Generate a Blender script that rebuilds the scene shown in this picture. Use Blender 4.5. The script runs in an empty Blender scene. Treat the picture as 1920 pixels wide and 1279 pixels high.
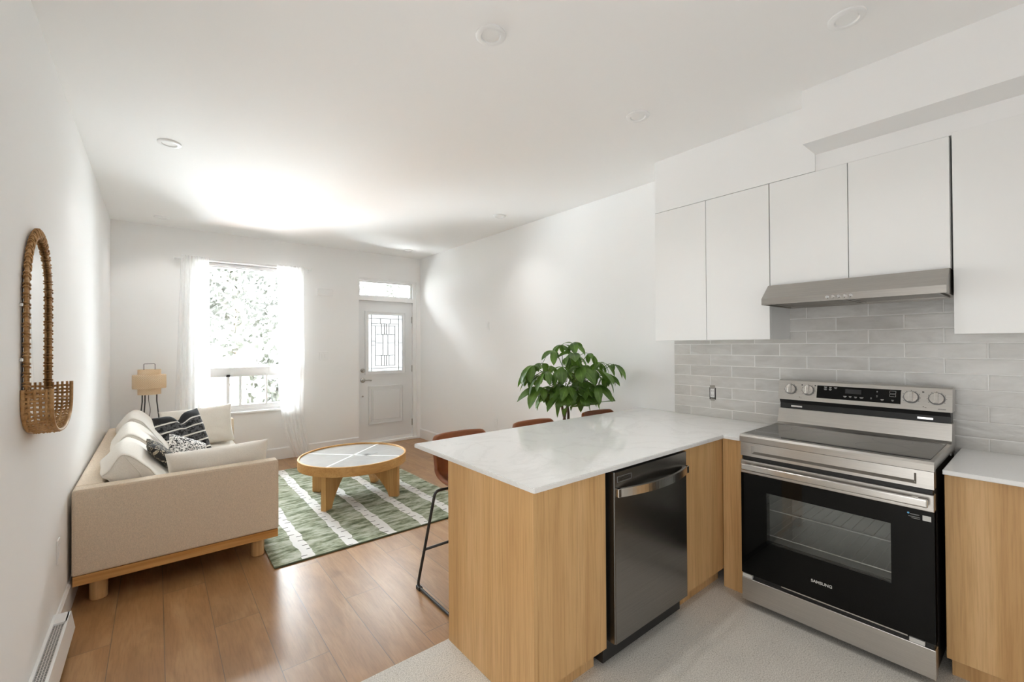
import bpy, bmesh, math, random
from mathutils import Vector, Matrix, noise
random.seed(7)
PI = math.pi
scene = bpy.context.scene
COL = scene.collection

# ------------------------------------------------------------------ camera, sky, exposure
cam_d = bpy.data.cameras.new('camera')
cam = bpy.data.objects.new('camera', cam_d)
COL.objects.link(cam)
YAW, PITCH, ROLL, FPX, CAMZ = 0.68075, 0.008235, -0.00594, 822.594, 1.465
f = Vector((math.sin(YAW)*math.cos(PITCH), math.cos(YAW)*math.cos(PITCH), math.sin(PITCH)))
r = Vector((math.cos(YAW), -math.sin(YAW), 0)); u = r.cross(f)
r2 = r*math.cos(ROLL)+u*math.sin(ROLL); u2 = -r*math.sin(ROLL)+u*math.cos(ROLL)
mw = Matrix((r2, u2, -f)).transposed().to_4x4(); mw.translation = Vector((0, 0, CAMZ))
cam.matrix_world = mw
cam_d.sensor_width = 36.0; cam_d.lens = FPX*36.0/1920.0; cam_d.clip_start = 0.02
scene.camera = cam

w = bpy.data.worlds.new('sky'); scene.world = w; w.use_nodes = True
bg = w.node_tree.nodes['Background']
# overcast sky: brighter overhead than at the horizon, and pale sunlit paving below it
wn = w.node_tree.nodes; wl = w.node_tree.links
tc_ = wn.new('ShaderNodeTexCoord'); sp_ = wn.new('ShaderNodeSeparateXYZ'); mr_ = wn.new('ShaderNodeMapRange'); rp_ = wn.new('ShaderNodeValToRGB')
wl.new(tc_.outputs['Generated'], sp_.inputs[0]); wl.new(sp_.outputs[2], mr_.inputs[0]); mr_.inputs[1].default_value = -1.0; mr_.inputs[2].default_value = 1.0
wl.new(mr_.outputs[0], rp_.inputs[0]); cr_ = rp_.color_ramp
for p_, v_ in ((0.0, 0.36), (0.34, 0.44), (0.43, 0.20), (0.50, 0.11), (0.56, 0.12), (0.75, 0.36), (1.0, 0.50)):
    e_ = cr_.elements[0] if p_ == 0.0 else cr_.elements[-1] if p_ == 1.0 else cr_.elements.new(p_)
    e_.color = (v_*0.91, v_*0.965, v_, 1)
wl.new(rp_.outputs[0], bg.inputs[0]); bg.inputs[1].default_value = 80.0
vs = scene.view_settings
vs.view_transform = 'Standard'; vs.look = 'None'; vs.gamma = 1; vs.exposure = 1.42; vs.use_curve_mapping = False
cy = scene.cycles
cy.use_denoising = True
cy.max_bounces = 14; cy.diffuse_bounces = 8; cy.transparent_max_bounces = 16; cy.glossy_bounces = 5
cy.caustics_reflective = False; cy.caustics_refractive = False; cy.sample_clamp_indirect = 6

def area(name, loc, rot, sx, sy, power, color=(1, 1, 1), portal=False):
    l = bpy.data.lights.new(name, 'AREA'); l.shape = 'RECTANGLE'; l.size = sx; l.size_y = sy
    l.energy = power; l.color = color
    o = bpy.data.objects.new(name, l); COL.objects.link(o); o.location = loc; o.rotation_euler = rot
    if portal: l.cycles.is_portal = True
    return o
# portals: sample the sky through the openings of the room
area('window_portal', (0.885, 6.52, 1.565), (-PI/2, 0, 0), 1.09, 1.82, 1, portal=True)
area('transom_portal', (2.72, 6.52, 1.75), (-PI/2, 0, 0), 0.92, 1.42, 1, portal=True)
# rear fill light, added in an unseen opening behind the camera
area('rear_fill', (0.65, -2.72, 1.25), (PI/2, 0, 0), 1.8, 2.3, 5, (0.98, 0.99, 1.0))
# side fill light, added in an unseen opening in the long wall
area('side_fill', (-0.50, 0.2, 1.05), (0, -PI/2, 0), 2.0, 1.7, 8.2, (1.0, 0.99, 0.975))

# ------------------------------------------------------------------ node helpers
def new_mat(name):
    m = bpy.data.materials.new(name); m.use_nodes = True
    nt = m.node_tree
    return m, nt, nt.nodes['Principled BSDF']
class N:
    def __init__(s, nt): s.nt = nt
    def n(s, t, **kw):
        x = s.nt.nodes.new(t)
        for k, v in kw.items(): setattr(x, k, v)
        return x
    def link(s, a, b): s.nt.links.new(a, b)
    def val(s, node, i, v):
        if hasattr(v, 'links') or isinstance(v, bpy.types.NodeSocket): s.link(v, node.inputs[i])
        else: node.inputs[i].default_value = v
    def math(s, op, a, b=0.0, c=None):
        x = s.n('ShaderNodeMath', operation=op); s.val(x, 0, a); s.val(x, 1, b)
        if c is not None: s.val(x, 2, c)
        return x.outputs[0]
    def coord(s, which='Object'): return s.n('ShaderNodeTexCoord').outputs[which]
    def sep(s, v):
        x = s.n('ShaderNodeSeparateXYZ'); s.link(v, x.inputs[0]); return x.outputs
    def comb(s, a, b, c):
        x = s.n('ShaderNodeCombineXYZ'); s.val(x, 0, a); s.val(x, 1, b); s.val(x, 2, c); return x.outputs[0]
    def noise(s, vec, scale, detail=4, rough=0.5, dist=0.0):
        x = s.n('ShaderNodeTexNoise'); s.link(vec, x.inputs['Vector'])
        x.inputs['Scale'].default_value = scale; x.inputs['Detail'].default_value = detail
        x.inputs['Roughness'].default_value = rough; x.inputs['Distortion'].default_value = dist
        return x.outputs[0]
    def white(s, vec):
        x = s.n('ShaderNodeTexWhiteNoise', noise_dimensions='3D'); s.link(vec, x.inputs['Vector']); return x.outputs['Value']
    def scale(s, vec, sc):
        x = s.n('ShaderNodeMapping'); s.link(vec, x.inputs[0]); x.inputs['Scale'].default_value = sc; return x.outputs[0]
    def ramp(s, fac, stops, interp='LINEAR'):
        x = s.n('ShaderNodeValToRGB'); s.link(fac, x.inputs[0]); cr = x.color_ramp; cr.interpolation = interp
        while len(cr.elements) < len(stops): cr.elements.new(0.5)
        for e, (p, c) in zip(cr.elements, stops): e.position = p; e.color = (*c, 1)
        return x.outputs[0]
    def mix(s, fac, a, b, mode='MIX'):
        x = s.n('ShaderNodeMix', data_type='RGBA', blend_type=mode)
        s.val(x, 0, fac)
        for i, v in ((6, a), (7, b)):
            if isinstance(v, tuple): x.inputs[i].default_value = (*v, 1)
            else: s.link(v, x.inputs[i])
        return x.outputs[2]
    def bump(s, h, strength, dist, bsdf):
        x = s.n('ShaderNodeBump'); s.link(h, x.inputs['Height'])
        x.inputs['Strength'].default_value = strength; x.inputs['Distance'].default_value = dist
        s.link(x.outputs[0], bsdf.inputs['Normal'])
def plain(name, c, rough=0.5, metal=0.0, spec=0.5, bump=None, var=0.0, coat=0.0):
    m, nt, b = new_mat(name); k = N(nt)
    b.inputs['Base Color'].default_value = (*c, 1); b.inputs['Roughness'].default_value = rough
    b.inputs['Metallic'].default_value = metal; b.inputs['Specular IOR Level'].default_value = spec
    b.inputs['Coat Weight'].default_value = coat
    if var:
        nz = k.noise(k.coord(), 6.0, 4)
        lo = tuple(x*(1-var) for x in c); hi = tuple(min(1, x*(1+var)) for x in c)
        k.link(k.ramp(nz, [(0.3, lo), (0.7, hi)]), b.inputs['Base Color'])
    if bump: k.bump(k.noise(k.coord(), bump[0], 5), bump[1], bump[2], b)
    return m
def wood(name, c1, c2, c3, axis='z', rough=0.45, fine=95.0, coarse=9.0):
    """straight grained veneer, the grain running along one object axis"""
    m, nt, b = new_mat(name); k = N(nt); co = k.coord()
    st = [1, 1, 1]; st['xyz'.index(axis)] = 0.035
    v = k.scale(co, tuple(st))
    a = k.noise(v, fine, 5, 0.6); c = k.noise(v, coarse, 3, 0.5, 0.4)
    col = k.ramp(c, [(0.33, c1), (0.5, c2), (0.68, c3)])
    dark = k.ramp(a, [(0.36, (0.78, 0.73, 0.66)), (0.56, (1, 1, 1))])
    k.link(k.mix(0.7, col, dark, 'MULTIPLY'), b.inputs['Base Color'])
    b.inputs['Roughness'].default_value = rough; b.inputs['Specular IOR Level'].default_value = 0.35
    k.bump(a, 0.15, 0.001, b)
    return m
def steel(name, c, rough, axis='y', vary=0.12):
    m, nt, b = new_mat(name); k = N(nt)
    st = [260, 260, 260]; st['xyz'.index(axis)] = 3.0
    nz = k.noise(k.scale(k.coord(), tuple(st)), 1.0, 3)
    k.link(k.ramp(nz, [(0.3, tuple(x*(1-vary) for x in c)), (0.7, c)]), b.inputs['Base Color'])
    b.inputs['Metallic'].default_value = 1.0; b.inputs['Roughness'].default_value = rough
    k.bump(nz, 0.05, 0.0006, b)
    return m
def fabric(name, c, scale=420.0, contrast=0.25, sheen=0.2, bumpd=0.0012):
    m, nt, b = new_mat(name); k = N(nt); co = k.coord()
    a = k.noise(k.scale(co, (1, 1, 0.18)), scale, 2); c2 = k.noise(k.scale(co, (0.18, 0.18, 1)), scale, 2)
    s = k.math('ADD', a, c2); h = k.math('MULTIPLY', s, 0.5)
    lo = tuple(x*(1-contrast) for x in c); hi = tuple(min(1, x*(1+contrast*0.5)) for x in c)
    k.link(k.ramp(h, [(0.36, lo), (0.62, hi)]), b.inputs['Base Color'])
    b.inputs['Roughness'].default_value = 0.9; b.inputs['Specular IOR Level'].default_value = 0.15
    b.inputs['Sheen Weight'].default_value = sheen
    k.bump(h, 0.5, bumpd, b)
    return m
def thin_glass(name, tint=(1, 1, 1), refl=0.08, rough=0.0, milk=0.0, milkc=0.95):
    m = bpy.data.materials.new(name); m.use_nodes = True; nt = m.node_tree; nt.nodes.clear(); k = N(nt)
    out = k.n('ShaderNodeOutputMaterial'); tr = k.n('ShaderNodeBsdfTransparent'); gl = k.n('ShaderNodeBsdfGlossy')
    tr.inputs[0].default_value = (*tint, 1); gl.inputs['Roughness'].default_value = rough
    fr = k.n('ShaderNodeFresnel'); fr.inputs[0].default_value = 1.45
    mx = k.n('ShaderNodeMixShader'); k.link(k.math('MULTIPLY', fr.outputs[0], refl/0.04), mx.inputs[0])
    base = tr.outputs[0]
    if milk:
        tl = k.n('ShaderNodeBsdfTranslucent'); tl.inputs[0].default_value = (milkc, milkc, milkc, 1)
        m2 = k.n('ShaderNodeMixShader'); m2.inputs[0].default_value = milk
        k.link(base, m2.inputs[1]); k.link(tl.outputs[0], m2.inputs[2]); base = m2.outputs[0]
    k.link(base, mx.inputs[1]); k.link(gl.outputs[0], mx.inputs[2]); k.link(mx.outputs[0], out.inputs[0])
    return m

# ------------------------------------------------------------------ materials
M = {}
M['wall'] = plain('wall_paint', (0.875, 0.873, 0.868), 0.75, spec=0.2, bump=(220, 0.06, 0.0006))
M['ceiling'] = plain('ceiling_paint', (0.90, 0.898, 0.892), 0.85, spec=0.15, bump=(220, 0.05, 0.0006))
M['trim'] = plain('trim_paint', (0.85, 0.85, 0.845), 0.35)
M['door'] = plain('door_paint', (0.76, 0.77, 0.775), 0.4)
M['cab'] = plain('cabinet_white', (0.86, 0.86, 0.85), 0.28, coat=0.15)
M['shadow_gap'] = plain('gap_shade_black', (0.012, 0.012, 0.012), 0.7)
M['oak'] = wood('oak_veneer', (0.56, 0.33, 0.14), (0.645, 0.40, 0.18), (0.715, 0.465, 0.23))
M['oak_table'] = wood('oak_table', (0.53, 0.285, 0.095), (0.60, 0.34, 0.12), (0.66, 0.395, 0.155))
M['oak_rim'] = wood('oak_rim', (0.53, 0.285, 0.095), (0.60, 0.34, 0.12), (0.66, 0.395, 0.155), 'x')
M['pine'] = wood('pine_base', (0.40, 0.17, 0.04), (0.53, 0.26, 0.075), (0.64, 0.36, 0.13), 'x', fine=70, coarse=26)
M['pine_leg'] = wood('pine_leg', (0.56, 0.34, 0.15), (0.62, 0.39, 0.18), (0.68, 0.44, 0.22), 'z', fine=60, coarse=18)
M['steel'] = steel('stainless', (0.60, 0.58, 0.55), 0.28)
M['hood_steel'] = steel('hood_stainless', (0.43, 0.41, 0.38), 0.36)
M['steel_hi'] = steel('stainless_handle', (0.70, 0.68, 0.65), 0.2)
M['black_steel'] = steel('black_stainless', (0.30, 0.29, 0.275), 0.27, 'x')
M['black'] = plain('black_plastic', (0.010, 0.010, 0.010), 0.4)
M['black_metal'] = plain('black_metal', (0.02, 0.019, 0.018), 0.42)
M['black_glass'] = plain('black_glass', (0.003, 0.003, 0.003), 0.03, spec=0.22)
M['cook_glass'] = plain('cooktop_glass', (0.012, 0.012, 0.012), 0.05, spec=0.55)
M['oven_inside'] = plain('oven_enamel', (0.72, 0.73, 0.72), 0.4, var=0.1)
M['oven_pane'] = thin_glass('oven_pane', (0.88, 0.89, 0.88), 0.06)
M['chrome'] = plain('chrome', (0.8, 0.8, 0.8), 0.12, 1.0)
M['nickel'] = plain('nickel', (0.42, 0.40, 0.37), 0.3, 1.0)
M['rack'] = plain('rack_wire', (0.85, 0.85, 0.84), 0.3, 0.6)
M['mark'] = plain('pale_marks', (0.62, 0.62, 0.60), 0.5)
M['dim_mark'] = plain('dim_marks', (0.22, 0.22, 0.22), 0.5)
M['blue'] = plain('blue_dot', (0.15, 0.45, 0.75), 0.5)
M['display'] = plain('dark_display', (0.03, 0.03, 0.032), 0.2)
M['fabric'] = fabric('sofa_linen', (0.73, 0.61, 0.475), 900, 0.24)
M['cushion'] = fabric('cushion_linen', (0.80, 0.755, 0.685), 900, 0.12)
M['leather'] = plain('tan_leather', (0.235, 0.072, 0.021), 0.36, bump=(160, 0.12, 0.0008), var=0.22)
M['rattan'] = wood('rattan', (0.36, 0.19, 0.065), (0.47, 0.27, 0.11), (0.58, 0.36, 0.17), 'y', fine=90, coarse=30)
M['mirror'] = plain('mirror_glass', (0.9, 0.9, 0.9), 0.01, 1.0)
M['glass'] = thin_glass('window_glass', (0.97, 0.98, 0.98), 0.05)
M['frosted'] = thin_glass('frosted_glass', (0.19, 0.19, 0.185), 0.04, 0.2, milk=0.55, milkc=0.26)
M['clear_bevel'] = thin_glass('bevelled_glass', (0.95, 0.95, 0.95), 0.06, 0.1, milk=0.3)
M['came'] = plain('lead_came', (0.20, 0.20, 0.19), 0.5, 0.3)
M['pot'] = plain('pot_ceramic', (0.75, 0.74, 0.71), 0.5, var=0.05)
M['soil'] = plain('soil', (0.05, 0.035, 0.025), 0.95, var=0.4)
M['bark'] = plain('bark', (0.16, 0.115, 0.08), 0.8, var=0.4, bump=(60, 0.5, 0.004))
M['brick_out'] = plain('brick_out', (0.45, 0.22, 0.13), 0.85, var=0.3)
M['fence_wood'] = plain('fence_wood', (0.30, 0.27, 0.24), 0.85, var=0.3)
M['grass'] = plain('lawn', (0.45, 0.46, 0.42), 0.9, var=0.3)
M['dark_hole'] = plain('dark_socket', (0.05, 0.045, 0.04), 0.8)

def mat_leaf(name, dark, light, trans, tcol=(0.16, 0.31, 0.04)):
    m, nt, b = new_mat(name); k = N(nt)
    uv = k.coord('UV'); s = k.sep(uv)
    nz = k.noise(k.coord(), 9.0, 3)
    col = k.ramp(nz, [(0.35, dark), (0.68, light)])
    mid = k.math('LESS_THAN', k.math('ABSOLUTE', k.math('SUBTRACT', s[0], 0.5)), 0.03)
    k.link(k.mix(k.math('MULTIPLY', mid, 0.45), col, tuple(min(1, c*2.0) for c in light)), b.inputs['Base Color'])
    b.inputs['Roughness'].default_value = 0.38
    b.inputs['Specular IOR Level'].default_value = 0.5
    out = nt.nodes['Material Output']; tl = k.n('ShaderNodeBsdfTranslucent'); tl.inputs[0].default_value = (*tcol, 1)
    mx = k.n('ShaderNodeMixShader'); mx.inputs[0].default_value = trans
    k.link(b.outputs[0], mx.inputs[1]); k.link(tl.outputs[0], mx.inputs[2]); k.link(mx.outputs[0], out.inputs[0])
    return m
M['leaf'] = mat_leaf('plant_leaf', (0.032, 0.08, 0.012), (0.15, 0.27, 0.05), 0.28)
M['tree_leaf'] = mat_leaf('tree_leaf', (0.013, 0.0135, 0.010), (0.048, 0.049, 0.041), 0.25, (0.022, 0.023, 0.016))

def mat_counter():
    m, nt, b = new_mat('quartz_top'); k = N(nt); co = k.coord()
    a = k.noise(co, 1.7, 6, 0.62, 1.2); c = k.noise(co, 160, 2)
    vein = k.math('ABSOLUTE', k.math('SUBTRACT', a, 0.5))
    col = k.ramp(vein, [(0.0, (0.80, 0.80, 0.792)), (0.035, (0.85, 0.85, 0.842))])
    k.link(k.mix(0.06, col, k.ramp(c, [(0.3, (0.5, 0.5, 0.5)), (0.7, (1, 1, 1))]), 'MULTIPLY'), b.inputs['Base Color'])
    b.inputs['Roughness'].default_value = 0.10
    return m
M['quartz'] = mat_counter()

def mat_floor():
    m, nt, b = new_mat('oak_planks'); k = N(nt); s = k.sep(k.coord())
    x, y = s[0], s[1]; W, L = 0.205, 1.52
    xr = k.math('DIVIDE', k.math('ADD', x, 10*W-0.645), W)
    row = k.math('FLOOR', xr); fx = k.math('FRACT', xr)
    off = k.math('FRACT', k.math('MULTIPLY_ADD', row, 0.3713, 0.21))
    yr = k.math('ADD', k.math('DIVIDE', y, L), off)
    idx = k.math('FLOOR', yr); fy = k.math('FRACT', yr)
    pid = k.comb(row, idx, 3.0); rnd = k.white(pid)
    ex = k.math('MULTIPLY', k.math('MINIMUM', fx, k.math('SUBTRACT', 1.0, fx)), W)
    ey = k.math('MULTIPLY', k.math('MINIMUM', fy, k.math('SUBTRACT', 1.0, fy)), L)
    gap = k.math('LESS_THAN', k.math('MINIMUM', ex, ey), 0.0017)
    gv = k.comb(k.math('MULTIPLY_ADD', rnd, 31.0, x), k.math('MULTIPLY', y, 0.07), k.math('MULTIPLY', rnd, 7.0))
    fine = k.noise(gv, 130, 4, 0.6)
    gv2 = k.comb(k.math('MULTIPLY_ADD', rnd, 31.0, x), k.math('MULTIPLY', y, 0.22), rnd)
    coarse = k.noise(gv2, 9, 4, 0.55, 0.8)
    knot = k.noise(k.comb(k.math('MULTIPLY_ADD', rnd, 17.0, x), k.math('MULTIPLY', y, 0.6), rnd), 5.5, 2, 0.5, 0.5)
    col = k.ramp(coarse, [(0.3, (0.30, 0.15, 0.056)), (0.52, (0.38, 0.205, 0.086)), (0.72, (0.45, 0.265, 0.125))])
    col = k.mix(0.55, col, k.ramp(fine, [(0.34, (0.72, 0.68, 0.63)), (0.55, (1, 1, 1))]), 'MULTIPLY')
    col = k.mix(0.6, col, k.ramp(knot, [(0.24, (0.55, 0.46, 0.38)), (0.36, (1, 1, 1))]), 'MULTIPLY')
    tone = k.ramp(rnd, [(0.0, (0.90, 0.90, 0.90)), (1.0, (1.06, 1.05, 1.03))])
    col = k.mix(1.0, col, tone, 'MULTIPLY')
    col = k.mix(gap, col, (0.16, 0.10, 0.06))
    k.link(col, b.inputs['Base Color']); b.inputs['Roughness'].default_value = 0.33
    b.inputs['Specular IOR Level'].default_value = 1.0
    k.bump(k.math('SUBTRACT', fine, k.math('MULTIPLY', gap, 3.0)), 0.12, 0.001, b)
    return m
M['planks'] = mat_floor()

def mat_floor_tile():
    m, nt, b = new_mat('stone_tile'); k = N(nt); co = k.coord(); s = k.sep(co)
    TW, TH = 1.22, 0.61
    yr = k.math('DIVIDE', k.math('SUBTRACT', s[1], 1.750-6*TH), TH); row = k.math('FLOOR', yr); fy = k.math('FRACT', yr)
    xr = k.math('ADD', k.math('DIVIDE', k.math('SUBTRACT', s[0], 1.793-6*TW), TW), k.math('MULTIPLY', k.math('MODULO', row, 2.0), 0.5))
    fx = k.math('FRACT', xr)
    ex = k.math('MULTIPLY', k.math('MINIMUM', fx, k.math('SUBTRACT', 1.0, fx)), TW)
    ey = k.math('MULTIPLY', k.math('MINIMUM', fy, k.math('SUBTRACT', 1.0, fy)), TH)
    gap = k.math('LESS_THAN', k.math('MINIMUM', ex, ey), 0.0015)
    a = k.noise(co, 190, 3, 0.7); big = k.noise(co, 6, 4)
    v = k.n('ShaderNodeTexVoronoi'); k.link(co, v.inputs['Vector']); v.inputs['Scale'].default_value = 85
    chip = k.math('MULTIPLY', k.math('LESS_THAN', v.outputs['Distance'], 0.20), k.math('GREATER_THAN', k.sep(v.outputs['Color'])[0], 0.72))
    col = k.ramp(a, [(0.36, (0.48, 0.455, 0.405)), (0.60, (0.83, 0.805, 0.75))])
    col = k.mix(0.5, col, k.ramp(big, [(0.3, (0.86, 0.86, 0.86)), (0.7, (1, 1, 1))]), 'MULTIPLY')
    col = k.mix(k.math('MULTIPLY', chip, 0.7), col, (0.27, 0.25, 0.22))
    col = k.mix(gap, col, (0.60, 0.59, 0.56))
    k.link(col, b.inputs['Base Color']); b.inputs['Roughness'].default_value = 0.5
    k.bump(a, 0.1, 0.0008, b)
    return m
M['floor_tile'] = mat_floor_tile()

def mat_backsplash():
    m, nt, b = new_mat('subway_tile'); k = N(nt); co = k.coord(); s = k.sep(co)
    TW, TH, G = 0.316, 0.0803, 0.0023
    zr = k.math('DIVIDE', k.math('SUBTRACT', s[2], 0.978-0.0803*4), TH); row = k.math('FLOOR', zr); fz = k.math('FRACT', zr)
    odd = k.math('MODULO', row, 2.0)
    yr = k.math('ADD', k.math('DIVIDE', k.math('SUBTRACT', s[1], 1.472-TW*12), TW), k.math('MULTIPLY', k.math('SUBTRACT', 1.0, odd), 0.5))
    fy = k.math('FRACT', yr); idx = k.math('FLOOR', yr)
    ey = k.math('MULTIPLY', k.math('MINIMUM', fy, k.math('SUBTRACT', 1.0, fy)), TW)
    ez = k.math('MULTIPLY', k.math('MINIMUM', fz, k.math('SUBTRACT', 1.0, fz)), TH)
    e = k.math('MINIMUM', ey, ez); gap = k.math('LESS_THAN', e, G)
    rnd = k.white(k.comb(idx, row, 1.0))
    wav = k.noise(k.comb(k.math('MULTIPLY', rnd, 9.0), s[1], k.math('MULTIPLY', s[2], 2.0)), 7.0, 3, 0.5, 0.8)
    cl = k.noise(k.comb(k.math('MULTIPLY', rnd, 5.0), s[1], k.math('MULTIPLY', s[2], 3.0)), 5.0, 4, 0.6, 1.0)
    col = k.ramp(cl, [(0.3, (0.60, 0.585, 0.555)), (0.7, (0.72, 0.71, 0.685))])
    col = k.mix(1.0, col, k.ramp(rnd, [(0, (0.94, 0.94, 0.94)), (1, (1.03, 1.03, 1.03))]), 'MULTIPLY')
    col = k.mix(gap, col, (0.90, 0.89, 0.87))
    k.link(col, b.inputs['Base Color'])
    k.link(k.math('MULTIPLY_ADD', gap, 0.5, 0.16), b.inputs['Roughness'])
    edge = k.math('MULTIPLY', k.math('MINIMUM', k.math('DIVIDE', e, 0.006), 1.0), 0.35)
    k.bump(k.math('ADD', edge, k.math('MULTIPLY', wav, 1.3)), 0.7, 0.004, b)
    return m
M['backsplash'] = mat_backsplash()

def mat_rug():
    m, nt, b = new_mat('woven_rug'); k = N(nt); s = k.sep(k.coord())
    x, y = s[0], s[1]; P = 0.297
    # object coords: rug centre x = 1.414
    wob = k.math('MULTIPLY', k.math('SUBTRACT', k.noise(k.comb(k.math('MULTIPLY', x, 0.8), y, 0.0), 6.0, 2), 0.5), 0.05)
    xs = k.math('DIVIDE', k.math('ADD', k.math('ADD', x, wob), P*8.5), P)
    fr = k.math('ABSOLUTE', k.math('SUBTRACT', k.math('FRACT', xs), 0.5)); colid = k.math('FLOOR', xs)
    half = k.math('MULTIPLY_ADD', k.noise(k.comb(colid, y, 0.0), 7.0, 1), 0.11, 0.08)
    white = k.math('LESS_THAN', fr, half)
    inr = k.math('LESS_THAN', k.math('ABSOLUTE', x), 0.80)
    white = k.math('MULTIPLY', white, inr)
    gid = k.math('FLOOR', k.math('ADD', xs, 0.5))
    st = k.noise(k.comb(k.math('MULTIPLY_ADD', gid, 5.3, k.math('MULTIPLY', x, 0.35)), y, 0.0), 15.0, 5, 0.7)
    fine = k.noise(k.comb(k.math('MULTIPLY', x, 0.10), y, gid), 120.0, 3, 0.6)
    g = k.ramp(st, [(0.30, (0.095, 0.11, 0.068)), (0.41, (0.20, 0.225, 0.15)), (0.49, (0.36, 0.39, 0.285)), (0.60, (0.58, 0.60, 0.51))])
    g = k.mix(0.6, g, k.ramp(fine, [(0.34, (0.55, 0.57, 0.52)), (0.6, (1.0, 1.0, 1.0))]), 'MULTIPLY')
    # dark stitches on alternating sides of the stripes
    yq = k.math('DIVIDE', y, 0.085); iy = k.math('FLOOR', k.math('ADD', yq, k.math('MULTIPLY', colid, 0.37)))
    rn = k.white(k.comb(iy, colid, 2.0))
    fyq = k.math('FRACT', k.math('ADD', yq, k.math('MULTIPLY', colid, 0.37)))
    slant = k.math('MULTIPLY', k.math('SUBTRACT', k.math('FRACT', xs), 0.5), 0.25)
    dash = k.math('LESS_THAN', k.math('ABSOLUTE', k.math('SUBTRACT', k.math('ADD', fyq, slant), k.math('MULTIPLY_ADD', rn, 0.5, 0.25))), 0.055)
    pos = k.math('MULTIPLY_ADD', k.math('GREATER_THAN', rn, 0.5), 0.16, -0.08)
    near = k.math('LESS_THAN', k.math('ABSOLUTE', k.math('SUBTRACT', k.math('SUBTRACT', k.math('FRACT', xs), 0.5), pos)), 0.075)
    dash = k.math('MULTIPLY', k.math('MULTIPLY', dash, near), white)
    col = k.mix(white, g, (0.80, 0.795, 0.775))
    col = k.mix(dash, col, (0.05, 0.055, 0.04))
    k.link(col, b.inputs['Base Color']); b.inputs['Roughness'].default_value = 0.95
    b.inputs['Specular IOR Level'].default_value = 0.1
    k.bump(fine, 0.6, 0.004, b)
    return m
M['rug'] = mat_rug()

def mat_stripe_pillow():
    m, nt, b = new_mat('striped_weave'); k = N(nt); s = k.sep(k.coord('UV')); U, V = s[0], s[1]
    t = k.math('FRACT', k.math('MULTIPLY_ADD', V, 6.0, 0.12)); line = k.math('LESS_THAN', t, 0.17)
    line = k.math('MULTIPLY', line, k.math('LESS_THAN', V, 0.84))
    gr = k.comb(k.math('FLOOR', k.math('MULTIPLY', U, 34.0)), k.math('FLOOR', k.math('MULTIPLY', V, 40.0)), 0.0)
    blk = k.noise(gr, 0.33, 2); fine = k.white(k.comb(k.math('FLOOR', k.math('MULTIPLY', U, 130.0)), k.math('FLOOR', k.math('MULTIPLY', V, 130.0)), 1.0))
    gray = k.mix(k.math('GREATER_THAN', blk, 0.53), k.ramp(fine, [(0.3, (0.045, 0.045, 0.048)), (0.9, (0.13, 0.13, 0.135))]), (0.012, 0.012, 0.013))
    gray = k.mix(k.math('GREATER_THAN', V, 0.86), gray, (0.02, 0.02, 0.021))
    k.link(k.mix(line, gray, (0.74, 0.72, 0.67)), b.inputs['Base Color']); b.inputs['Roughness'].default_value = 0.9
    k.bump(fine, 0.3, 0.001, b)
    return m
M['stripe_pillow'] = mat_stripe_pillow()
def mat_print(name, light, dark, sc, thr):
    m, nt, b = new_mat(name); k = N(nt); uv = k.coord('UV')
    a = k.noise(uv, sc, 2, 0.5, 1.8); c = k.noise(uv, sc*2.2, 1, 0.5, 1.0)
    ring = k.math('LESS_THAN', k.math('ABSOLUTE', k.math('SUBTRACT', a, 0.5)), thr)
    dots = k.math('GREATER_THAN', c, 0.62)
    fac = k.math('MAXIMUM', ring, dots)
    k.link(k.mix(fac, light, dark), b.inputs['Base Color']); b.inputs['Roughness'].default_value = 0.9
    return m
M['print_white'] = mat_print('white_ink_print', (0.78, 0.76, 0.72), (0.03, 0.03, 0.03), 7.0, 0.045)
M['print_dark'] = mat_print('dark_ink_print', (0.40, 0.35, 0.26), (0.018, 0.017, 0.016), 8.0, 0.11)

def mat_curtain():
    m = bpy.data.materials.new('sheer_curtain'); m.use_nodes = True; nt = m.node_tree; nt.nodes.clear(); k = N(nt)
    out = k.n('ShaderNodeOutputMaterial'); d = k.n('ShaderNodeBsdfDiffuse'); t = k.n('ShaderNodeBsdfTranslucent'); tr = k.n('ShaderNodeBsdfTransparent')
    d.inputs[0].default_value = (0.95, 0.95, 0.945, 1); t.inputs[0].default_value = (0.97, 0.97, 0.965, 1)
    a = k.n('ShaderNodeMixShader'); a.inputs[0].default_value = 0.5; k.link(d.outputs[0], a.inputs[1]); k.link(t.outputs[0], a.inputs[2])
    wv = k.noise(k.scale(k.coord(), (1, 1, 0.12)), 160, 2)
    bq = k.n('ShaderNodeMixShader'); k.link(k.math('MULTIPLY_ADD', wv, 0.16, 0.14), bq.inputs[0])
    k.link(a.outputs[0], bq.inputs[1]); k.link(tr.outputs[0], bq.inputs[2]); k.link(bq.outputs[0], out.inputs[0])
    return m
M['curtain'] = mat_curtain()
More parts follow.
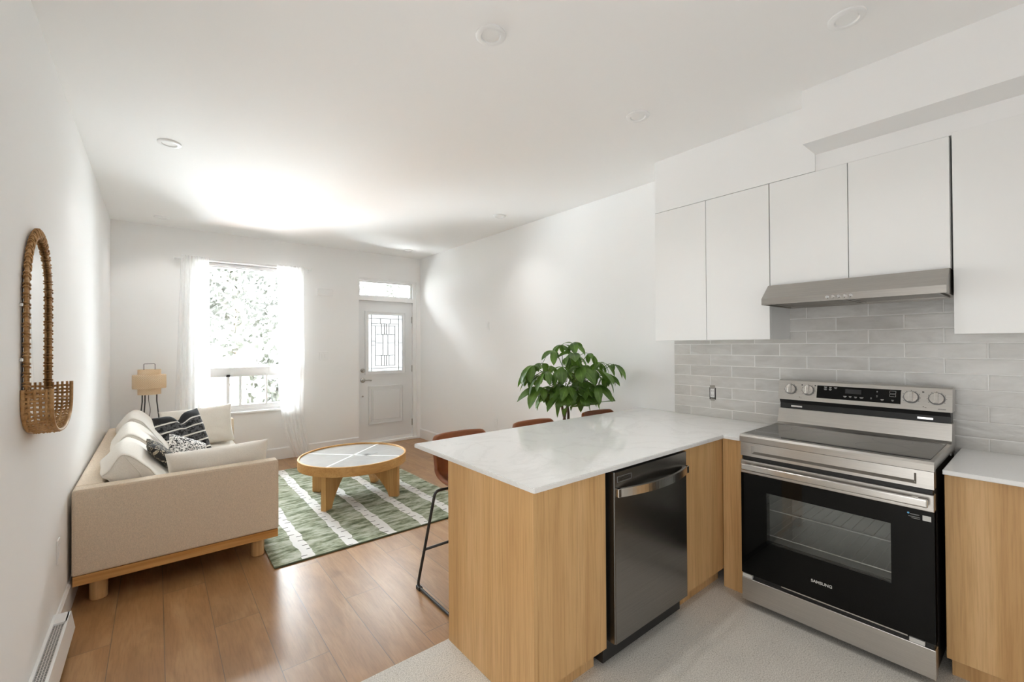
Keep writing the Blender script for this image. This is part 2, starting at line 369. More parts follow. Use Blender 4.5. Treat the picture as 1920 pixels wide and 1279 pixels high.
def mat_shade():
    m, nt, b = new_mat('woven_bamboo'); k = N(nt); s = k.sep(k.coord('UV'))
    p = k.math('MULTIPLY', s[0], 46.0); q = k.math('MULTIPLY', s[1], 24.0)
    a = k.math('FRACT', k.math('ADD', p, q)); c = k.math('FRACT', k.math('SUBTRACT', p, q))
    hole = k.math('MULTIPLY', k.math('LESS_THAN', a, 0.34), k.math('LESS_THAN', c, 0.34))
    nz = k.noise(k.coord('UV'), 5, 3)
    col = k.ramp(nz, [(0.3, (0.86, 0.68, 0.45)), (0.7, (0.96, 0.84, 0.66))])
    k.link(k.mix(hole, col, (0.40, 0.24, 0.10)), b.inputs['Base Color']); b.inputs['Roughness'].default_value = 0.7
    out = nt.nodes['Material Output']; tl = k.n('ShaderNodeBsdfTranslucent'); tl.inputs[0].default_value = (0.95, 0.80, 0.58, 1)
    mx = k.n('ShaderNodeMixShader'); mx.inputs[0].default_value = 0.35
    k.link(b.outputs[0], mx.inputs[1]); k.link(tl.outputs[0], mx.inputs[2]); k.link(mx.outputs[0], out.inputs[0])
    return m
M['shade'] = mat_shade()
def mat_table_top():
    m, nt, b = new_mat('washed_wood_top'); k = N(nt); co = k.coord()
    a = k.noise(k.scale(co, (0.12, 1, 1)), 55, 4, 0.6); c = k.noise(co, 3, 3)
    col = k.ramp(a, [(0.3, (0.40, 0.40, 0.39)), (0.7, (0.55, 0.55, 0.54))])
    k.link(k.mix(0.3, col, k.ramp(c, [(0.3, (0.42, 0.42, 0.41)), (0.7, (0.60, 0.60, 0.59))])), b.inputs['Base Color'])
    b.inputs['Roughness'].default_value = 0.12; b.inputs['Coat Weight'].default_value = 0.6
    return m
M['table_top'] = mat_table_top()
M['knot'] = plain('wood_knot', (0.16, 0.155, 0.15), 0.2)
M['heater_mesh'] = None
def mat_grille():
    m, nt, b = new_mat('heater_grille'); k = N(nt); s = k.sep(k.coord())
    fx = k.math('FRACT', k.math('MULTIPLY', s[0], 110.0)); fy = k.math('FRACT', k.math('MULTIPLY', s[1], 90.0))
    hole = k.math('MULTIPLY', k.math('GREATER_THAN', fx, 0.32), k.math('GREATER_THAN', fy, 0.4))
    k.link(k.mix(hole, (0.62, 0.60, 0.57), (0.03, 0.03, 0.03)), b.inputs['Base Color']); b.inputs['Roughness'].default_value = 0.5
    return m
M['heater_mesh'] = mat_grille()

# ------------------------------------------------------------------ object helpers
def root_loc(o):
    while o.parent: o = o.parent
    return o.location.copy()
def obj(name, bm, mat, parent=None, world=True, smooth=False, label=None, kind=None, angle=None):
    """link one mesh; geometry is given in world space (world=True) or in the thing's own space"""
    me = bpy.data.meshes.new(name)
    o = bpy.data.objects.new(name, me); COL.objects.link(o)
    if parent:
        o.parent = parent
        if world: bmesh.ops.translate(bm, vec=-root_loc(parent), verts=bm.verts)
    bmesh.ops.recalc_face_normals(bm, faces=bm.faces)
    if smooth:
        for fc in bm.faces: fc.smooth = True
    if angle:
        for fc in bm.faces: fc.smooth = True
        for e in bm.edges:
            if len(e.link_faces) == 2 and e.calc_face_angle(0) > angle: e.smooth = False
    bm.to_mesh(me); bm.free()
    me.materials.append(M[mat])
    if label: o['label'] = label
    if kind: o['kind'] = kind
    return o
def thing(name, label, cat, loc=(0, 0, 0), rotz=0.0, group=None):
    o = bpy.data.objects.new(name, None); COL.objects.link(o); o.empty_display_size = 0.1
    o.location = loc; o.rotation_euler = (0, 0, rotz)
    o['label'] = label; o['category'] = cat
    if group: o['group'] = group
    return o
def obj_each(name, bm, mat, parent, **kw):
    """every separate piece of bm as a part of its own"""
    todo = set(bm.verts); out = []
    while todo:
        st = [todo.pop()]; isl = set(st)
        while st:
            for e in st.pop().link_edges:
                for v in e.verts:
                    if v in todo: todo.discard(v); isl.add(v); st.append(v)
        b2 = nb(); mp = {v: b2.verts.new(v.co) for v in isl}
        for fc in {fc for v in isl for fc in v.link_faces}: b2.faces.new([mp[v] for v in fc.verts])
        out.append(obj(name, b2, mat, parent, **kw))
    bm.free(); return out
def tag(o, label, cat, group=None):
    o['label'] = label; o['category'] = cat
    if group: o['group'] = group
    return o
def struct(name, bm, mat, parent=None, **kw):
    o = obj(name, bm, mat, parent, **kw); o['kind'] = 'structure'; return o
def dup(rt, loc, label=None, rotz=None):
    """copy a thing with its parts and sub-parts"""
    c = rt.copy(); COL.objects.link(c); c.location = loc
    if rotz is not None: c.rotation_euler = (0, 0, rotz)
    if label: c['label'] = label
    def rec(a, b):
        for ch in [o for o in COL.objects if o.parent == a]:
            d = ch.copy(); COL.objects.link(d); d.parent = b; rec(ch, d)
    rec(rt, c)
    return c
def nb(): return bmesh.new()
def box(bm, x0, x1, y0, y1, z0, z1, bev=0.0, seg=2):
    ret = bmesh.ops.create_cube(bm, size=1.0); vs_ = ret['verts']
    for v in vs_:
        v.co = Vector(((x0+x1)/2+v.co.x*(x1-x0), (y0+y1)/2+v.co.y*(y1-y0), (z0+z1)/2+v.co.z*(z1-z0)))
    if bev:
        es = list({e for v in vs_ for e in v.link_edges})
        bmesh.ops.bevel(bm, geom=es, offset=bev, segments=seg, profile=0.5, affect='EDGES')
    return bm
def bx(*a, **k): return box(nb(), *a, **k)
def prism(bm, pts, axis, a0, a1):
    """extrude a 2-D outline (in the two other axes, cyclic order) from a0 to a1 along axis"""
    def P(p, a):
        return Vector((a, p[0], p[1])) if axis == 'x' else Vector((p[0], a, p[1])) if axis == 'y' else Vector((p[0], p[1], a))
    A = [bm.verts.new(P(p, a0)) for p in pts]; B = [bm.verts.new(P(p, a1)) for p in pts]; n = len(pts)
    bm.faces.new(A); bm.faces.new(B[::-1])
    for i in range(n): bm.faces.new((A[i], A[(i+1) % n], B[(i+1) % n], B[i]))
    return bm
def tube(bm, pts, rad, n=8, closed=False, cap=True, taper=None):
    pts = [Vector(p) for p in pts]; rings = []; N_ = len(pts); up = None
    for i, p in enumerate(pts):
        a = pts[i-1] if (i > 0 or closed) else p; c = pts[(i+1) % N_] if (i < N_-1 or closed) else p
        t = (c-a)
        if t.length < 1e-9: t = Vector((0, 0, 1))
        t.normalize()
        if up is None:
            up = Vector((0, 0, 1)) if abs(t.z) < 0.9 else Vector((1, 0, 0))
        s1 = t.cross(up)
        if s1.length < 1e-6: s1 = t.orthogonal()
        s1.normalize(); up = s1.cross(t).normalized()
        rr = rad if taper is None else rad*(1+(taper-1)*i/max(1, N_-1))
        rings.append([bm.verts.new(p+s1*(rr*math.cos(2*PI*k/n))+up*(rr*math.sin(2*PI*k/n))) for k in range(n)])
    for i in range(N_ if closed else N_-1):
        A, B = rings[i], rings[(i+1) % N_]
        for k in range(n): bm.faces.new((A[k], A[(k+1) % n], B[(k+1) % n], B[k]))
    if cap and not closed:
        bm.faces.new(rings[0][::-1]); bm.faces.new(rings[-1])
    return bm
def arc_pts(pts, rad=0.04, n=5):
    """round the corners of a polyline"""
    pts = [Vector(p) for p in pts]; out = [pts[0]]
    for i in range(1, len(pts)-1):
        p = pts[i]; a = (pts[i-1]-p); b = (pts[i+1]-p); d = min(rad, a.length*0.45, b.length*0.45)
        A = p+a.normalized()*d; B = p+b.normalized()*d
        for k in range(n+1):
            t = k/n; out.append(A*(1-t)**2+p*2*t*(1-t)+B*t*t)
    out.append(pts[-1]); return out
def lathe(bm, prof, center, n=40, axis='z', closed=False, uv=False):
    c = Vector(center); rings = []
    for (rr, h) in prof:
        ring = []
        for k in range(n):
            a = 2*PI*k/n; ca, sa = rr*math.cos(a), rr*math.sin(a)
            v = Vector((ca, sa, h)) if axis == 'z' else Vector((h, ca, sa)) if axis == 'x' else Vector((ca, h, sa))
            ring.append(bm.verts.new(c+v))
        rings.append(ring)
    L = len(rings)
    lay = bm.loops.layers.uv.verify() if uv else None
    for i in range(L if closed else L-1):
        A, B = rings[i], rings[(i+1) % L]
        for k in range(n):
            fc = bm.faces.new((A[k], A[(k+1) % n], B[(k+1) % n], B[k]))
            if uv:
                for lp, q in zip(fc.loops, ((k, i), (k+1, i), (k+1, i+1), (k, i+1))):
                    lp[lay].uv = (q[0]/n, prof[min(q[1], L-1)][1]*2.2)
    if not closed:
        if prof[0][0] > 1e-5: bm.faces.new(rings[0][::-1])
        if prof[-1][0] > 1e-5: bm.faces.new(rings[-1])
    return bm
def frame_ring(bm, axis, o0, o1, a0, a1, b0, b1, w):
    """rectangular frame of bar width w lying across axis between o0..o1, spanning a0..a1 x b0..b1"""
    def B(a, b, c, d):
        if axis == 'y': box(bm, a, b, o0, o1, c, d)
        elif axis == 'x': box(bm, o0, o1, a, b, c, d)
        else: box(bm, a, b, c, d, o0, o1)
    B(a0, a0+w, b0, b1); B(a1-w, a1, b0, b1); B(a0+w, a1-w, b0, b0+w); B(a0+w, a1-w, b1-w, b1)
    return bm
def pillow_bm(wd, ht, th, n=22, pinch=0.07, sag=0.0, wrinkle=0.012, seed=0, dent=0.0, edge=0.0):
    """a stuffed square cushion in its own plane: x = width, y = height, z = thickness"""
    bm = nb(); lay = bm.loops.layers.uv.verify()
    def shape(i, j, s):
        a = -1+2*i/n; b = -1+2*j/n
        prof = (max(0, 1-abs(a)**2.6)*max(0, 1-abs(b)**2.6))**0.45
        x = wd/2*a*(1-pinch*(1-b*b)*abs(a)**3); y = ht/2*b*(1-pinch*(1-a*a)*abs(b)**3)
        z = th/2*prof*(1-edge)+(th/2*edge if max(abs(a), abs(b)) < 1 else 0)
        if sag: z *= 1-sag*b
        z -= dent*math.exp(-(a/0.16)**2)*max(0, b+0.15)*0.9 if s > 0 else 0
        y -= dent*1.5*math.exp(-(a/0.22)**2)*max(0, b)**2
        nzv = noise.noise(Vector((a*2.4+seed, b*2.4, s*3.1+seed)))
        rad_ = max(0, max(abs(a), abs(b)))
        wr = math.sin(10*math.atan2(b, a)+3*nzv+seed)*wrinkle*rad_**3*prof
        z += wrinkle*1.3*nzv*prof+wr
        return Vector((x, y, s*z))
    top = [[bm.verts.new(shape(i, j, 1)) for j in range(n+1)] for i in range(n+1)]
    bot = [[top[i][j] if i in (0, n) or j in (0, n) else bm.verts.new(shape(i, j, -1)) for j in range(n+1)] for i in range(n+1)]
    for i in range(n):
        for j in range(n):
            for g, fl in ((top, 0), (bot, 1)):
                q = [(i, j), (i+1, j), (i+1, j+1), (i, j+1)]
                if fl: q = q[::-1]
                fc = bm.faces.new([g[a][b] for a, b in q])
                for lp, (a, b) in zip(fc.loops, q): lp[lay].uv = (a/n, b/n)
    return bm
def gusset_bm(wd, ht, th, n=20, seed=0, crown=0.5, slump=0.0):
    """a boxed back cushion: rounded block with crowned faces, x = width, y = height, z = thickness"""
    bm = nb(); bmesh.ops.create_cube(bm, size=2.0)
    bmesh.ops.subdivide_edges(bm, edges=bm.edges[:], cuts=n-1, use_grid_fill=True)
    for v in bm.verts:
        a, b, c = v.co
        m_ = max(abs(a), abs(b))
        k = 1+crown*(1-abs(a)**2.4)*(1-abs(b)**2.4)
        p4 = (abs(a)**9+abs(b)**9)**(1/9)
        s_ = m_/p4 if p4 > 0 else 1
        x, y, z = a*s_, b*s_, c
        z_ = z*k*0.62
        nz = noise.noise(Vector((a*1.7+seed, b*1.7, c*1.5)))
        nf = noise.noise(Vector((a*3.6+seed*2, b*3.6, c*2.5)))
        edge_round = 1-0.10*abs(c)**4*m_**6
        wv = 0.014*nz+0.008*nf
        X = wd/2*x*edge_round; Y = ht/2*y*edge_round-slump*(1-x*x)*max(0, y)*0.12
        Z = th/2*z_*1.05
        v.co = Vector((X, Y+wv*(0.6 if abs(b) > 0.95 else 0), Z+wv*(1 if abs(c) > 0.9 else 0.3)))
    return bm
def pose(bm, center, ux, vy):
    """put a cushion built in its own plane into the room: ux = direction of its width, vy = of its height"""
    ux = Vector(ux).normalized(); vy = Vector(vy); vy = (vy-ux*vy.dot(ux)).normalized(); nz = ux.cross(vy)
    R = Matrix((ux, vy, nz)).transposed().to_4x4(); R.translation = Vector(center)
    bm.transform(R); return bm

# ------------------------------------------------------------------ the room
LW, RW, FW, BW, CZ = -0.385, 3.25, 6.32, -2.6, 2.83
TILE_Y = 1.915
def wallpane(bm, axis, p0, p1, a0, a1, z0, z1, holes):
    """wall slab with rectangular holes (h0,h1,z0,z1), cut into blocks around them"""
    cuts = sorted({a0, a1, *[h for q in holes for h in q[:2]]})
    for s, e in zip(cuts[:-1], cuts[1:]):
        mid = (s+e)/2; zz = z0
        for h in sorted([q for q in holes if q[0] < mid < q[1]], key=lambda q: q[2]):
            if h[2] > zz: box(bm, *((p0, p1, s, e) if axis == 'x' else (s, e, p0, p1)), zz, h[2])
            zz = h[3]
        if zz < z1: box(bm, *((p0, p1, s, e) if axis == 'x' else (s, e, p0, p1)), zz, z1)
    bmesh.ops.remove_doubles(bm, verts=bm.verts, dist=1e-5)
    return bm
WX0, WX1, WZ0, WZ1 = 0.34, 1.43, 0.655, 2.475
DX0, DX1, DZ1 = 2.262, 3.185, 2.455
struct('floor', bx(LW-0.15, RW+0.15, TILE_Y, FW+0.2, -0.12, 0.0), 'planks')
struct('floor_tile', bx(LW-0.15, RW+0.15, BW-0.2, TILE_Y, -0.12, 0.0), 'floor_tile')
struct('ceiling', bx(LW-0.15, RW+0.15, BW-0.2, FW+0.2, CZ, CZ+0.12), 'ceiling')
struct('wall_left', wallpane(nb(), 'x', LW-0.15, LW, BW-0.2, FW+0.2, 0, CZ, [(-0.7, 1.1, 0.0, 2.1)]), 'wall')  # unseen opening beside the camera, added for the side fill
struct('wall_right', bx(RW, RW+0.15, BW-0.2, FW+0.2, 0, CZ), 'wall')
struct('wall_far', wallpane(nb(), 'y', FW, FW+0.2, LW-0.15, RW+0.15, 0, CZ, [(WX0, WX1, WZ0, WZ1), (DX0, DX1, 0.0, DZ1)]), 'wall')
struct('wall_back', wallpane(nb(), 'y', BW-0.2, BW, LW-0.15, RW+0.15, 0, CZ, [(-0.26, 1.56, 0.08, 2.42)]), 'wall')
BBH = 0.15
def baseboard(name, axis, p, d, segs):
    bm = nb()
    for a0, a1 in segs:
        prof = [(0, 0), (d, 0), (d, BBH-0.012), (d*0.45, BBH), (0, BBH)]
        if axis == 'y': prism(bm, [(p+q[0], q[1]) for q in prof], 'x', a0, a1)
        else: prism(bm, [(p+q[0], q[1]) for q in prof], 'y', a0, a1)
    return struct(name, bm, 'trim')
baseboard('baseboard_left', 'x', LW, 0.014, [(3.06, FW)])
baseboard('baseboard_far', 'y', FW, -0.014, [(LW+0.014, DX0-0.0)])
baseboard('baseboard_right', 'x', RW, -0.014, [(1.95, FW)])
# soffits above the upper cabinets
struct('trim_1', bx(2.92, RW, 0.848, 1.885, 2.446, CZ), 'wall')
struct('trim_2', bx(2.928, RW, -0.6, 0.848, 2.446, 2.56), 'wall')
struct('trim_3', bx(2.717, RW, -0.6, 0.846, 2.54, CZ), 'wall')
# tiled backsplash
struct('trim_4', bx(RW-0.008, RW, -0.6, 1.924, 0.86, 1.84), 'backsplash')

# window ----------------------------------------------------------
win = bpy.data.objects.new('window_1', None); COL.objects.link(win); win.location = ((WX0+WX1)/2, FW, WZ0); win['kind'] = 'structure'
bm = nb(); yf0, yf1 = FW+0.085, FW+0.15
frame_ring(bm, 'y', yf0, yf1, WX0, WX1, WZ0, WZ1, 0.045)
box(bm, WX0+0.045, WX1-0.045, yf0, yf1, 1.115, 1.20)
obj('window_frame', bm, 'trim', win)
sash = nb()
frame_ring(sash, 'y', yf0+0.012, yf1-0.012, WX0+0.045, 0.83, WZ0+0.045, 1.115, 0.03)
frame_ring(sash, 'y', yf0+0.02, yf1-0.004, 0.80, WX1-0.045, WZ0+0.045, 1.115, 0.03)
box(sash, 0.665, 0.705, yf0+0.012, yf1-0.012, WZ0+0.045, 1.115)
box(sash, 1.095, 1.115, yf0+0.012, yf1-0.012, WZ0+0.045, 1.115)
obj('sliding_sash', sash, 'trim', win)
obj('window_pane', bx(WX0+0.04, WX1-0.04, yf0+0.03, yf0+0.034, 1.19, WZ1-0.04), 'glass', win)
obj('window_pane', bx(WX0+0.05, WX1-0.05, yf0+0.034, yf0+0.038, WZ0+0.05, 1.12), 'glass', win)
obj('window_sill', bx(WX0-0.02, WX1+0.02, FW-0.03, FW+0.09, WZ0-0.022, WZ0+0.003, bev=0.004), 'trim', win)
bm = nb(); frame_ring(bm, 'y', FW+0.05, FW+0.088, WX0+0.004, WX1-0.004, WZ0+0.004, WZ1-0.004, 0.03); obj('window_stop', bm, 'trim', win)

# front door ------------------------------------------------------
door = bpy.data.objects.new('door_1', None); COL.objects.link(door); door.location = ((DX0+DX1)/2, FW+0.05, 0); door['kind'] = 'structure'
SY0, SY1 = FW+0.055, FW+0.10
SX0, SX1, SZ0, SZ1 = DX0+0.02, 3.129, 0.037, 2.129
bm = nb()
box(bm, DX0, DX0+0.02, FW+0.015, FW+0.19, 0.0, DZ1-0.03); box(bm, 3.13, DX1, FW+0.015, FW+0.19, 0.0, DZ1-0.03)
box(bm, DX0, DX1, FW+0.015, FW+0.19, DZ1-0.03, DZ1); box(bm, DX0+0.02, 3.13, FW+0.015, FW+0.19, 2.13, 2.185)
obj('door_frame', bm, 'trim', door)
bm = nb(); frame_ring(bm, 'y', FW+0.06, FW+0.12, DX0+0.02, 3.13, 2.185, DZ1-0.03, 0.025); obj('transom_frame', bm, 'trim', door)
obj('transom_pane', bx(DX0+0.03, 3.12, FW+0.095, FW+0.099, 2.195, DZ1-0.04), 'glass', door)
GX0, GX1, GZ0, GZ1 = 2.425, 2.975, 1.075, 1.93
bm = wallpane(nb(), 'y', SY0, SY1, SX0, SX1, SZ0, SZ1, [(GX0, GX1, GZ0, GZ1)])
slab = obj('door_slab', bm, 'door', door)
bm = nb(); frame_ring(bm, 'y', SY0-0.016, SY0, GX0-0.045, GX1+0.045, GZ0-0.045, GZ1+0.045, 0.014)
frame_ring(bm, 'y', SY0-0.010, SY0, GX0-0.030, GX1+0.030, GZ0-0.030, GZ1+0.030, 0.034); obj('glass_moulding', bm, 'door', slab)
# raised lower panel
bm = nb(); PX0, PX1, PZ0, PZ1 = 2.43, 2.98, 0.29, 0.86
frame_ring(bm, 'y', SY0-0.015, SY0, PX0, PX1, PZ0, PZ1, 0.016); frame_ring(bm, 'y', SY0-0.010, SY0, PX0+0.045, PX1-0.045, PZ0+0.045, PZ1-0.045, 0.012)
box(bm, PX0+0.065, PX1-0.065, SY0-0.007, SY0, PZ0+0.065, PZ1-0.065, bev=0.004); obj('raised_panel', bm, 'door', slab)
# leaded glass: frosted field, bevelled border, dark cames
obj('leaded_glass', bx(GX0, GX1, SY0+0.018, SY0+0.022, GZ0, GZ1), 'frosted', slab, label='leaded glass with a geometric came pattern')
bm = nb()
gw, gh = GX1-GX0, GZ1-GZ0
def came(u0, v0, u1, v1, t=0.0065):
    x0, x1 = GX0+gw*min(u0, u1), GX0+gw*max(u0, u1); z0, z1 = GZ0+gh*min(v0, v1), GZ0+gh*max(v0, v1)
    box(bm, x0-t/2, x1+t/2, SY0+0.012, SY0+0.020, z0-t/2, z1+t/2)
for c in [(.11, 0, .11, 1), (.89, 0, .89, 1), (0, .055, 1, .055), (0, .93, 1, .93), (.11, .84, .89, .84), (.11, .80, .89, .80),
          (.22, .10, .22, .80), (.78, .10, .78, .80), (.22, .10, .78, .10), (.22, .65, .78, .65), (.22, .28, .78, .28), (.22, .50, .43, .50), (.57, .50, .78, .50),
          (.43, .28, .43, .65), (.57, .28, .57, .65), (.39, .10, .39, .28), (.47, .10, .47, .28), (.53, .10, .53, .28), (.61, .10, .61, .28),
          (.39, .65, .39, .84), (.47, .65, .47, .84), (.53, .65, .53, .84), (.61, .65, .61, .84), (.36, .84, .36, .93), (.64, .84, .64, .93),
          (.11, .46, .22, .46), (.11, .53, .22, .53), (.78, .46, .89, .46), (.78, .53, .89, .53), (0, .5, .11, .5), (.89, .5, 1, .5)]: came(*c)
obj('lead_came', bm, 'came', slab)
obj('deadbolt', lathe(nb(), [(0.033, 0), (0.033, -0.012), (0.026, -0.018), (0.014, -0.02), (0.012, -0.034), (0.0, -0.034)], (2.345, SY0, 1.10), 24, 'y'), 'nickel', slab, smooth=False)
bm = lathe(nb(), [(0.035, 0), (0.035, -0.010), (0.024, -0.018), (0.012, -0.022), (0.012, -0.05), (0.0, -0.05)], (2.345, SY0, 0.955), 24, 'y')
tube(bm, [(2.345, SY0-0.045, 0.955), (2.37, SY0-0.052, 0.957), (2.42, SY0-0.05, 0.955), (2.46, SY0-0.045, 0.948)], 0.008, 10)
obj('door_lever', bm, 'nickel', slab)
obj('peephole', lathe(nb(), [(0.012, 0), (0.012, -0.006), (0.006, -0.008), (0.0, -0.008)], (2.345, SY0, 0.72), 16, 'y'), 'nickel', slab)
for z in (1.86, 1.1, 0.26): obj('hinge', bx(3.120, 3.136, SY0-0.012, SY0+0.002, z-0.05, z+0.05, bev=0.002), 'nickel', door)
obj('door_sweep', bx(SX0, SX1, SY0-0.010, SY0, 0.036, 0.075), 'trim', slab)
obj('door_threshold', bx(DX0, DX1, FW+0.0, FW+0.19, 0.0, 0.035, bev=0.004), 'trim', door)

# frame of the unseen back opening, added for the rear fill light
bm = nb(); frame_ring(bm, 'y', BW-0.12, BW-0.06, -0.26, 1.56, 0.08, 2.42, 0.06); box(bm, 0.62, 0.68, BW-0.12, BW-0.06, 0.14, 2.36)
struct('rear_fill_frame', bm, 'trim')
# unseen box added outside the back opening to keep the sky out
bm = nb(); box(bm, -0.4, 3.4, -4.6, -4.5, -0.1, 2.9); box(bm, -0.4, -0.3, -4.5, BW-0.2, -0.1, 2.9); box(bm, 3.3, 3.4, -4.5, BW-0.2, -0.1, 2.9); box(bm, -0.3, 3.3, -4.5, BW-0.2, 2.8, 2.9); box(bm, -0.3, 3.3, -4.5, BW-0.2, -0.1, 0.0)
struct('rear_sky_blocker', bm, 'wall')
bm = nb(); box(bm, -2.1, -2.0, -1.0, 1.4, -0.1, 2.5); box(bm, -2.0, LW-0.15, -1.0, -0.9, -0.1, 2.5); box(bm, -2.0, LW-0.15, 1.3, 1.4, -0.1, 2.5); box(bm, -2.0, LW-0.15, -0.9, 1.3, 2.4, 2.5); box(bm, -2.0, LW-0.15, -0.9, 1.3, -0.1, 0.0)
struct('side_fill_box', bm, 'wall')  # unseen box added to enclose the side fill light

# ------------------------------------------------------------------ kitchen base units
CT, CB = 0.915, 0.895            # worktop top and underside
FY = 1.27                        # kitchen face of the peninsula fronts
FX = 2.665                       # front of the cabinets along the wall
t = thing('base_cabinet', 'oak base cabinet with a full height end panel at the open end of the peninsula', 'cabinet', (1.35, 1.6, 0))
obj('end_panel', bx(1.13, 1.149, FY, 1.907, 0, CB-0.001), 'oak', t)
obj('back_panel', bx(1.150, 3.20, 1.890, 1.906, 0, CB-0.001), 'oak', t)
obj('door', bx(1.151, 1.562, FY, FY+0.019, 0.105, CB-0.004, bev=0.0012, seg=1), 'oak', t)
obj('body', bx(1.151, 1.562, FY+0.021, 1.888, 0.10, CB-0.001), 'oak', t)
obj('toe_kick', bx(1.151, 1.545, FY+0.062, FY+0.078, 0, 0.099), 'oak', t)
t = thing('base_cabinet', 'oak base cabinet between the black dishwasher and the inside corner', 'cabinet', (2.45, 1.6, 0))
obj('door', bx(2.222, 2.664, FY, FY+0.019, 0.105, CB-0.004, bev=0.0012, seg=1), 'oak', t)
obj('body', bx(2.222, 2.75, FY+0.021, 1.888, 0.10, CB-0.001), 'oak', t)
obj('toe_kick', bx(2.222, 2.72, FY+0.062, FY+0.078, 0, 0.099), 'oak', t)
t = thing('filler_panel', 'narrow oak filler panel down to the floor in the corner beside the stove', 'panel', (2.9, 1.22, 0))
obj('front', bx(FX, FX+0.019, 1.155, FY-0.002, 0.0, CB-0.002), 'oak', t)
obj('side', bx(FX+0.020, RW-0.01, 1.155, 1.172, 0.0, CB-0.002), 'oak', t)
t = thing('base_cabinet', 'oak base cabinet under the short worktop on the far side of the stove', 'cabinet', (2.95, 0.0, 0))
obj('door', bx(FX, FX+0.019, -0.15, 0.306, 0.095, CB-0.004, bev=0.0012, seg=1), 'oak', t)
obj('body', bx(FX+0.021, RW-0.01, -0.6, 0.306, 0.095, CB-0.001), 'oak', t)
obj('door', bx(FX, FX+0.019, -0.6, -0.153, 0.095, CB-0.004, bev=0.0012, seg=1), 'oak', t)
obj('toe_kick', bx(FX+0.062, FX+0.078, -0.6, 0.296, 0, 0.094), 'oak', t)

# worktops
bm = nb()
prism(bm, [(1.118, 1.252), (2.642, 1.252), (2.642, 1.142), (RW-0.009, 1.142), (RW-0.009, 1.93), (RW-0.002, 1.93), (RW-0.002, 2.254), (1.118, 2.254)], 'z', CB, CT)
bmesh.ops.recalc_face_normals(bm, faces=bm.faces)
es = [e for e in bm.edges if abs(e.verts[0].co.z-CT) < 1e-4 and abs(e.verts[1].co.z-CT) < 1e-4 or (abs(e.verts[0].co.z-e.verts[1].co.z) > 0.01 and e.verts[0].co.x < 1.2)]
bmesh.ops.bevel(bm, geom=es, offset=0.003, segments=2, affect='EDGES')
tag(obj('worktop', bm, 'quartz'), 'white quartz worktop covering the peninsula and the corner beside the stove', 'worktop')
tag(obj('worktop', bx(2.628, RW-0.009, -0.6, 0.308, CB, CT, bev=0.003), 'quartz'), 'short white quartz worktop past the stove at the edge of the picture', 'worktop')

# dishwasher
t = thing('dishwasher', 'black stainless dishwasher with a curved bar handle under the peninsula worktop', 'dishwasher', (1.9, 1.55, 0))
DWX0, DWX1, DWY = 1.597, 2.215, 1.248
obj('tub', bx(1.568, 2.217, FY+0.028, 1.86, 0.02, CB-0.004), 'black', t)
bm = nb(); NX = 24
prism(bm, [(DWX0, DWY), (DWX1, DWY), (DWX1, FY+0.026), (DWX0, FY+0.026)], 'z', 0.115, 0.885)
bmesh.ops.bevel(bm, geom=[e for e in bm.edges if abs(e.verts[0].co.z-e.verts[1].co.z) > 0.1 and e.verts[0].co.y < DWY+0.001], offset=0.006, segments=3, affect='EDGES')
dd = obj('door', bm, 'black_steel', t)
bm = nb(); hp = []
for i in range(25):
    s = i/24; xx = DWX0+0.012+(DWX1-DWX0-0.024)*s
    hp.append((xx, DWY-0.012-0.050*math.sin(PI*s)**0.8, 0.795+0.0*s))
for i in range(24):
    (xa, ya, za), (xb, yb, zb) = hp[i], hp[i+1]
    va = [bm.verts.new(p) for p in ((xa, ya, za-0.019), (xa, ya, za+0.019), (xa, ya+0.014, za+0.019), (xa, ya+0.014, za-0.019))] if i == 0 else vb
    vb = [bm.verts.new(p) for p in ((xb, yb, zb-0.019), (xb, yb, zb+0.019), (xb, yb+0.014, zb+0.019), (xb, yb+0.014, zb-0.019))]
    for k in range(4): bm.faces.new((va[k], va[(k+1) % 4], vb[(k+1) % 4], vb[k]))
    if i == 0: bm.faces.new(va)
    if i == 23: bm.faces.new(vb)
box(bm, DWX0+0.008, DWX0+0.034, DWY-0.018, DWY, 0.776, 0.814, bev=0.002); box(bm, DWX1-0.034, DWX1-0.008, DWY-0.018, DWY, 0.776, 0.814, bev=0.002)
obj('handle', bm, 'steel_hi', dd, label='bright bowed bar handle')
bm = nb()
frame_ring(bm, 'y', DWY-0.0015, DWY, DWX0+0.020, DWX0+0.125, 0.838, 0.864, 0.0015)
obj('vent', bm, 'dim_mark', dd)
bm = nb(); box(bm, DWX0+0.030, DWX0+0.118, DWY-0.001, DWY, 0.845, 0.848); box(bm, DWX0+0.030, DWX0+0.118, DWY-0.001, DWY, 0.853, 0.856)
obj('vent_slot', bm, 'black', dd)
obj('kick_plate', bx(1.60, 2.19, FY+0.05, FY+0.06, 0.022, 0.112), 'black', t)
bm = nb()
for xx in (1.63, 2.17): lathe(bm, [(0.02, 0), (0.02, 0.008), (0.012, 0.012), (0.012, 0.03)], (xx, FY+0.09, 0), 14)
obj_each('foot', bm, 'black', t)

